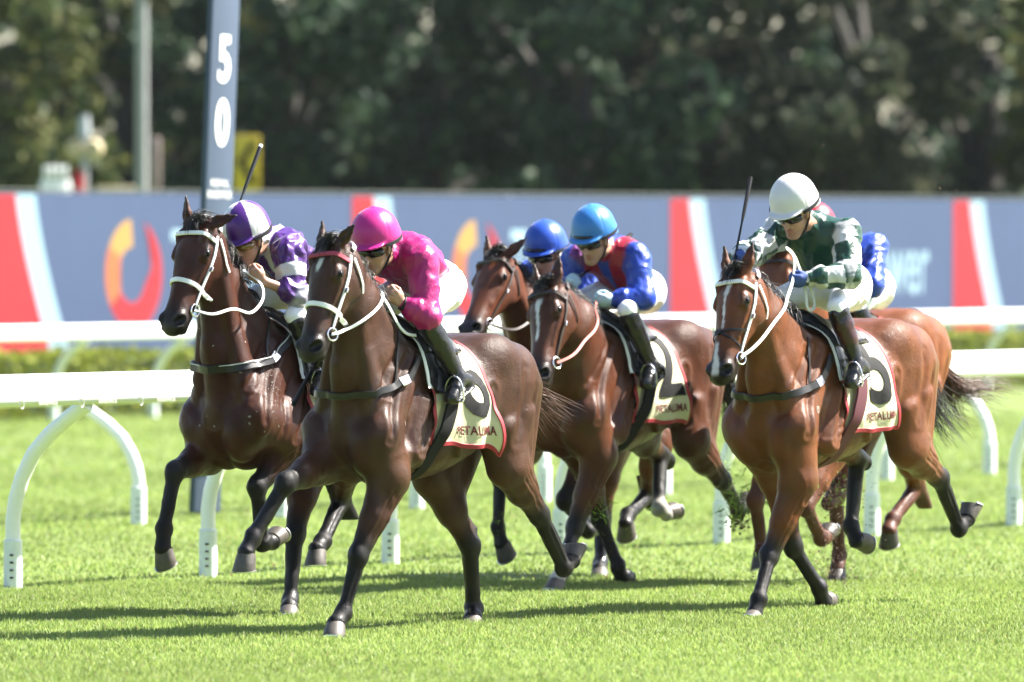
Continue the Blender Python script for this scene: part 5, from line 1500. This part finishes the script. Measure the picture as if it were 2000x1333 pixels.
    S.ell(f(.122, 0, -.034), (.03, .016, .022), ax=(fx, fy, fz), k=.008, op='-')
    V, Q = S.mesh(.006, 1); link('lens', np_mesh('lens', V, Q), M[j.get('lens', 'lens')], gg)
    if j.get('goggles2'):
        S = Solid(); S.ell(f(.085, 0, .062), (.062, .085, .028), ax=(fx, fy, fz), k=.01); S.ell(f(-.012, 0, .078), (.150, .132, .146), ax=(fx, fy, fz), k=.004, op='-')
        V, Q = S.mesh(.006, 1); g2 = link('spare_goggles', np_mesh('spare_goggles', V, Q), M['lens'], root)
    for s in (-1, 1):
        mb = MB(); mb.tube([f(-.02, .086 * s, .03), f(.005, .086 * s, -.03), f(.035, .068 * s, -.085), f(.055, .03 * s, -.122), f(.06, 0, -.126)], .006, 6); mb.build('chin_strap', M['elastic'], root)
    # ---------------- gloves, wrist watch
    if j.get('glove'):
        for s, sd in (('L', 1), ('R', -1)):
            S = Solid(); add_hand(S, J['wr' + s], J['ha' + s], sd, None, .0028)
            S.seg(J['wr' + s] - unit(J['ha' + s] - J['wr' + s]) * .035, J['wr' + s], (.036, .034), k=.01)
            V, Q = S.mesh(.0055, 1); link('glove', np_mesh('glove', V, Q), M[j['glove']], root)
    if j.get('watch'):
        e, w = J['elL'], J['wrL']; d = unit(w - e); a1 = unit(np.cross(d, Y)); a2 = np.cross(d, a1); c0 = mix(e, w, .93)
        mb = MB(); mb.ribbon([c0 + a1 * .037 * math.cos(q) + a2 * .033 * math.sin(q) for q in np.linspace(0, 6.28, 21)[:-1]], [a1 * math.cos(q) + a2 * math.sin(q) for q in np.linspace(0, 6.28, 21)[:-1]], .026, .005, 0, closed=True)
        mb.build('wristwatch', M['elastic'], root)
    H.hands = hands; H.rj = J
    return root

def whip(H, a, b, label, tip='blackprint'):
    a, b = V3(a), V3(b); sp = H.sp
    root = empty('whip', sp['o'], ROT, label, 'whip', None)
    mb = MB(); mb.tube([mix(a, b, t) for t in (0, .25, .45, .55, .8, 1.0)], [.008, .007, .006, .010, .012, .012], 8); mb.build('shaft', M['whipblack'], root)
    d = unit(b - a); mb = MB(); mb.tube([a - d * .10, a - d * .02, a], [.011, .010, .009], 8); mb.build('grip', M['leather'], root)
    mb = MB(); mb.tube([b, b + d * .018], [.0125, .011], 8); mb.build('end_cap', M[tip], root)
    return root

SHOW = 'ABCDEF'

# ================================================================== the field of runners
MAG = (.42, .006, .15); PUR = (.075, .013, .19); WHT = (.74, .74, .76); GRN = (.005, .055, .036); BLU = (.012, .055, .42); RED = (.36, .008, .03)
def plain(c): return lambda a, b, t: (lambda P, c=np.array(c): np.tile(c, (len(P), 1)))
def along(P, a, b): ax = b - a; return ((P - a) @ ax) / (ax @ ax)
def arm_hoops(a, b, part):
    def f(P):
        t = along(P, a, b); C = np.tile(np.array(PUR), (len(P), 1))
        if part == 0:
            w = (1 - sstep(np.abs(t - .48), .15, .17)) + sstep(t, .90, .93); C = C * (1 - w[:, None]) + np.array(WHT) * w[:, None]
            k = np.exp(-((np.abs(t - .48) - .18) / .015) ** 2)[:, None]; C = C * (1 - .8 * k) + .02 * .8 * k
        return C
    return f
def arm_checks(a, b, part):
    def f(P):
        ax = unit(b - a); u = np.cross(ax, (0, 0, 1.)); u = unit(u); v = np.cross(ax, u); r = P - a
        t = along(P, a, b); ang = np.arctan2(r @ v, r @ u)
        k = (np.floor(t * 2.3 + (0.6 if part else .15)) + np.floor((ang + .5) / (math.pi / 2))) % 2
        return np.where(k[:, None] > .5, np.array(WHT), np.array(GRN))
    return f
def torso_purple(P):
    w = (1 - sstep(np.abs(np.abs(P[:, 1]) - .055), .020, .026))[:, None]
    return np.array(PUR) * (1 - w) + np.array(WHT) * w
def torso_vest(P):
    front = sstep(P[:, 0], -.40, -.38); v = sstep(np.abs(P[:, 1]) - np.clip((P[:, 2] - 1.74) * .20, 0, 1), .0, .01)
    w = (front * v * (1 - sstep(np.abs(P[:, 1]), .158, .163)))[:, None]
    return np.array(BLU) * (1 - w) + np.array(RED) * w
def cap_plain(c): return lambda a, b, z: np.tile(np.array(c), (len(a), 1))
def cap_quarters(a, b, z):
    k = np.floor((np.arctan2(b, a + .012) + .25) / (math.pi / 3)) % 2
    C = np.where(k[:, None] > .5, np.array(WHT), np.array(PUR)); C[z < .055] = PUR
    return C
cc = lambda c: (lambda P, c=np.array(c): np.tile(c, (len(P), 1)))

RID = {}
RID['A'] = dict(label='jockey in plain magenta silks and cap crouched on the leading dark horse', pel=(-.43, 0, 1.83), neck=(-.055, 0, 2.02), head=(.135, .02, 2.018), face=(8, 12),
    shL=(-.074, .175, 1.955), elL=(-.015, .255, 1.655), wrL=(.10, .165, 1.735), haL=(.185, .125, 1.80), shR=(-.04, -.17, 1.97), elR=(.06, -.27, 1.70), wrR=(.20, -.18, 1.66), haR=(.27, -.17, 1.61),
    knL=(0, .25, 1.65), anL=(-.20, .335, 1.325), toL=(-.09, .35, 1.225), torso=cc(MAG), arm=plain(MAG), cap=cap_plain((.50, .014, .21)), watch=True, sleeve=.72)
RID['B'] = dict(label='jockey in purple and white hooped silks with quartered cap, at the left', pel=(-.44, 0, 1.82), neck=(.0, 0, 2.06), head=(.175, .02, 2.06), face=(2, 20),
    shL=(.0, .175, 1.99), elL=(.035, .25, 1.77), wrL=(.215, .155, 1.84), haL=(.295, .105, 1.91), shR=(.03, -.17, 2.0), elR=(.08, -.26, 1.82), wrR=(.16, -.17, 1.98), haR=(.19, -.12, 2.06),
    knL=(.05, .25, 1.65), anL=(-.13, .335, 1.33), toL=(-.02, .35, 1.235), torso=torso_purple, arm=arm_hoops, cap=cap_quarters, lens='lens_amber', sleeve=.34)
RID['C'] = dict(label='jockey in blue and red silks with a light blue cap, on the number two horse', pel=(-.50, 0, 1.77), neck=(-.17, 0, 2.01), head=(.0, .02, 2.055), face=(2, 16),
    shL=(-.215, .18, 1.955), elL=(-.14, .275, 1.715), wrL=(.0, .15, 1.705), haL=(.085, .115, 1.70), shR=(-.10, -.175, 1.95), elR=(.02, -.28, 1.74), wrR=(.0, -.17, 1.76), haR=(.02, -.12, 1.81),
    knL=(.0, .25, 1.645), anL=(-.16, .335, 1.30), toL=(-.055, .35, 1.205), torso=torso_vest, arm=plain(BLU), collar=cc(RED), cap=cap_plain((.035, .20, .56)), glove='paleglove', goggles2=True)
RID['D'] = dict(label='jockey in green and white silks with a white cap, on the bright bay horse', pel=(-.46, 0, 1.82), neck=(-.16, 0, 2.155), head=(.05, .02, 2.215), face=(0, 22),
    shL=(-.24, .175, 2.10), elL=(-.085, .285, 1.865), wrL=(.095, .135, 1.848), haL=(.18, .095, 1.83), shR=(-.12, -.175, 2.11), elR=(.10, -.28, 1.97), wrR=(.32, -.17, 1.95), haR=(.405, -.14, 1.955),
    knL=(-.02, .25, 1.69), anL=(-.105, .335, 1.365), toL=(.0, .35, 1.27), torso=cc(GRN), arm=arm_checks, cap=cap_plain((.74, .74, .76)), glove='blueglove', bootmid=(.055, .010, .010))
RID['E'] = dict(label='jockey in plain royal blue silks and cap, behind the number two horse', pel=(-.36, 0, 1.73), neck=(.11, 0, 1.94), head=(.30, .02, 1.962), face=(6, 10), h=.0095, hg=.010,
    shL=(.13, .175, 1.87), elL=(.16, .27, 1.64), wrL=(.30, .13, 1.68), haL=(.38, .07, 1.71), knL=(.10, .26, 1.60), anL=(-.08, .335, 1.30), toL=(.03, .345, 1.24), torso=cc(BLU), arm=plain(BLU), cap=cap_plain((.015, .075, .45)), goggles2=True)
RID['F'] = dict(label='jockey in blue silks and red cap, mostly hidden behind the green and white jockey', pel=(-.50, 0, 1.79), neck=(-.12, 0, 2.05), head=(.07, 0, 2.07), face=(0, 15), h=.0095, hg=.010,
    shL=(-.30, .18, 2.01), elL=(-.12, .28, 1.79), wrL=(.08, .14, 1.80), haL=(.16, .09, 1.80), knL=(.0, .25, 1.66), anL=(-.12, .335, 1.36), toL=(0, .345, 1.29), torso=cc(BLU), collar=cc(RED), arm=plain(BLU), cap=cap_plain(RED))

TACK = {}
TACK['A'] = dict(
    bridle=dict(label='white bridle with pink woven browband on the leading horse', strap='whitestrap', brow='pinkband', rein='whitestrap',
        reins={1: [(.58, .13, 1.60), (.42, .12, 1.72), (.27, .10, 1.78), (.22, .15, 1.70), (.12, .19, 1.58), (.02, .20, 1.56)], -1: [(.62, -.12, 1.56), (.45, -.18, 1.60), (.29, -.17, 1.62)]}),
    breast=dict(label='grey and black breastplate strap across the leading horse', mat='leather', z=1.27, rise=.20, w=.040),
    cloth=dict(label='cream saddle cloth with number six on the leading horse', num='6', flare=.075, nrot=.25),
    saddle=dict(label='black racing saddle under the magenta jockey'), whip=((.30, -.20, 1.50), (.503, -.25, 1.206), 'black padded whip pointing down beside the leading horse neck'))
TACK['B'] = dict(
    bridle=dict(label='white bridle with wide noseband on the horse at the left', strap='whitestrap', rein='whitestrap',
        reins={1: [(.69, .15, 1.66), (.55, .19, 1.69), (.40, .20, 1.665), (.27, .19, 1.74), (.25, .16, 1.83), (.30, .08, 1.90)], -1: [(.62, -.13, 1.66), (.40, -.18, 1.75), (.20, -.14, 2.02)]}),
    breast=dict(label='black breastplate with pale piping on the horse at the left', mat='leather', z=1.36, rise=.17, w=.05, edge='rope'),
    cloth=dict(label='cream saddle cloth mostly hidden on the horse at the left'),
    saddle=dict(label='black racing saddle under the purple and white jockey'), whip=((.19, -.10, 2.09), (-.154, -.12, 2.58), 'black padded whip raised above the quartered cap', 'whiteplastic'))
TACK['C'] = dict(
    bridle=dict(label='thin brown bridle with red grip reins on the number two horse', strap='brownleather', nose=False, w=.018, rein='redstrap', rein_w=.018,
        reins={1: [(.70, .34, 1.40), (.42, .26, 1.55), (.12, .11, 1.69)], -1: [(.6, .0, 1.5), (.3, -.1, 1.65), (.04, -.12, 1.80)]}),
    cloth=dict(label='cream saddle cloth with number two in black', num='2'),
    saddle=dict(label='black racing saddle under the blue and red jockey'), whip=((.02, -.12, 1.80), (-.511, -.05, 2.091), 'thin black whip slanting across the blue and red jockey'))
TACK['D'] = dict(
    bridle=dict(label='white bridle with black crossed noseband on the bright bay horse', strap='whitestrap', nose=False, cross=True, rein='rope', rein_w=.020,
        reins={1: [(.70, .20, 1.52), (.45, .17, 1.68), (.22, .10, 1.82), (.16, .08, 1.96), (.20, .05, 2.02), (.12, .06, 1.97), (.08, .10, 1.80), (.10, .13, 1.68), (.02, .13, 1.70), (.06, .10, 1.84), (.17, .09, 1.85)], -1: [(.66, -.14, 1.55), (.50, -.2, 1.75), (.41, -.15, 1.94)]}),
    breast=dict(label='black breastplate with silver buckles on the bright bay horse', mat='leather', z=1.22, rise=.22, w=.045),
    cloth=dict(label='cream saddle cloth with number five and maroon lettering', num='5', flare=.03),
    saddle=dict(label='black racing saddle with maroon girth under the green jockey', girth='maroonweb'), whip=((.425, -.145, 1.965), (.173, -.2, 2.401), 'black padded whip held upright by the green and white jockey'))
TACK['E'] = dict(
    bridle=dict(label='dark brown bridle on the horse behind number two', strap='brownleather', nose=False, w=.018, rein='brownleather',
        reins={1: [(.85, .16, 1.52), (.60, .16, 1.62), (.40, .08, 1.70)], -1: [(.8, -.15, 1.56), (.55, -.14, 1.65), (.40, -.08, 1.70)]}),
    cloth=dict(label='cream saddle cloth hidden behind the number two horse'), saddle=dict(label='black racing saddle under the royal blue jockey'))
TACK['F'] = dict(
    bridle=dict(label='dark bridle on the chestnut horse behind the bright bay', strap='brownleather', nose=False, w=.018, rein='brownleather',
        reins={1: [(.45, .14, 1.70), (.18, .10, 1.80)], -1: [(.45, -.14, 1.70), (.18, -.10, 1.80)]}),
    cloth=dict(label='cream saddle cloth with red edge on the chestnut horse'), saddle=dict(label='black racing saddle under the red capped jockey'))

RUN = {}
for key in SHOW:
    H = build_horse(SPECS[key]); RUN[key] = H; t = TACK[key]; r = RID[key]
    feet = {}
    for s_, sd_ in (('L', 1), ('R', -1)):
        an = V3(r.get('an' + s_, (r['anL'][0], -r['anL'][1], r['anL'][2]))); to = V3(r.get('to' + s_, (r['toL'][0], -r['toL'][1], r['toL'][2]))); feet[sd_] = (an, to)
    t['saddle']['feet'] = feet
    bridle(H, t['bridle'])
    if 'breast' in t: breastplate(H, t['breast'])
    saddle_cloth(H, t['cloth']); saddle(H, t['saddle'])
    build_rider(H, r)
    if 'whip' in t: whip(H, *t['whip'])

# ================================================================== turf kicked up by the hooves
def clods(spots, seed, name, label):
    r = np.random.default_rng(seed); V = []; Fq = []; C = []
    for (c, rad, n, smin, smax, kind) in spots:
        for i in range(n):
            p = np.array(c) + r.normal(size=3) * np.array(rad)
            s = r.uniform(smin, smax); q = r.normal(size=(4, 3)); q /= np.linalg.norm(q, axis=1)[:, None]
            b = len(V)
            if kind == 'g':
                a = q[0] * s * 3.0; w = q[1] * s * .22
                V += [p - w, p + w, p + a * .6 + w * .6 + q[2] * s * .5, p + a + q[2] * s]; Fq += [(b, b + 1, b + 2), (b, b + 2, b + 3)]
                C += [np.array((.15, .24, .03)) * r.uniform(.5, 1.5)] * 4
            else:
                V += [p + q[k] * s * r.uniform(.5, 1) for k in range(4)]; Fq += [(b, b + 1, b + 2), (b, b + 2, b + 3), (b, b + 3, b + 1), (b + 1, b + 3, b + 2)]
                C += [np.array((.075, .042, .022)) * r.uniform(.5, 1.5)] * 4
    return tag(link(name, np_mesh(name, np.array(V), np.array(Fq), False, np.array(C)), M['debris']), label, 'flying turf', kind='stuff')
M['debris'] = mat('soil and torn grass', (1, 1, 1), .85, attr=True, trans=.15)
clods([((1.360, 51.50, 0.376), (.035, .05, .04), 160, .006, .022, 'd'), ((1.384, 51.50, 0.453), (.06, .06, .06), 170, .012, .030, 'g'), ((1.326, 52.00, 0.655), (.06, .05, .05), 70, .010, .026, 'g')], 1, 'flying_turf', 'clump of torn turf flying between the number two and bright bay horses')
clods([((1.915, 50.50, 0.576), (.08, .08, .10), 420, .004, .013, 'd'), ((1.931, 50.30, 0.341), (.07, .08, .12), 380, .004, .011, 'd'), ((1.882, 50.20, 0.133), (.08, .08, .08), 380, .004, .011, 'd'), ((1.939, 50.50, 0.455), (.22, .15, .22), 240, .003, .009, 'd'), ((1.939, 50.50, 0.576), (.05, .05, .05), 40, .008, .018, 'g')], 2, 'flying_turf', 'column of brown soil kicked up behind the bright bay horse')
clods([((0.545, 50.50, 0.455), (.05, .05, .05), 60, .008, .02, 'g'), ((0.545, 50.50, 0.424), (.30, .2, .28), 110, .003, .008, 'd'), ((1.010, 51.00, 0.744), (.35, .2, .35), 120, .003, .008, 'd'), ((-0.046, 51.00, 0.377), (.05, .05, .05), 40, .006, .015, 'g'), ((0.990, 50.00, 0.291), (.3, .3, .2), 40, .006, .016, 'g')], 3, 'flying_turf', 'scattered bits of grass and soil in the air around the number two horse')
clods([((1.646, 49.00, 0.327), (.28, .2, .28), 160, .003, .009, 'd'), ((2.070, 50.00, 2.481), (.30, .2, .10), 14, .006, .014, 'd'), ((1.264, 49.00, 0.239), (.1, .1, .10), 24, .010, .024, 'g')], 4, 'flying_turf', 'fine specks of soil around the legs of the bright bay horse')

# ================================================================== air
hz_ = np_mesh('haze', [(-60, -6, -1.2), (60, -6, -1.2), (60, 190, -1.2), (-60, 190, -1.2), (-60, -6, 15), (60, -6, 15), (60, 190, 15), (-60, 190, 15)],
              [(0, 3, 2, 1), (4, 5, 6, 7), (0, 1, 5, 4), (1, 2, 6, 5), (2, 3, 7, 6), (3, 0, 4, 7)], False)
hm_ = bpy.data.materials.new('warm hazy air'); hm_.use_nodes = True; hn = hm_.node_tree.nodes
hn.remove(hn['Principled BSDF']); pv = hn.new('ShaderNodeVolumePrincipled')
pv.inputs['Color'].default_value = (.86, .92, 1.0, 1); pv.inputs['Density'].default_value = HAZE; pv.inputs['Anisotropy'].default_value = .2
hm_.node_tree.links.new(pv.outputs[0], hn['Material Output'].inputs['Volume'])
tag(link('haze', hz_, hm_), kind='stuff')
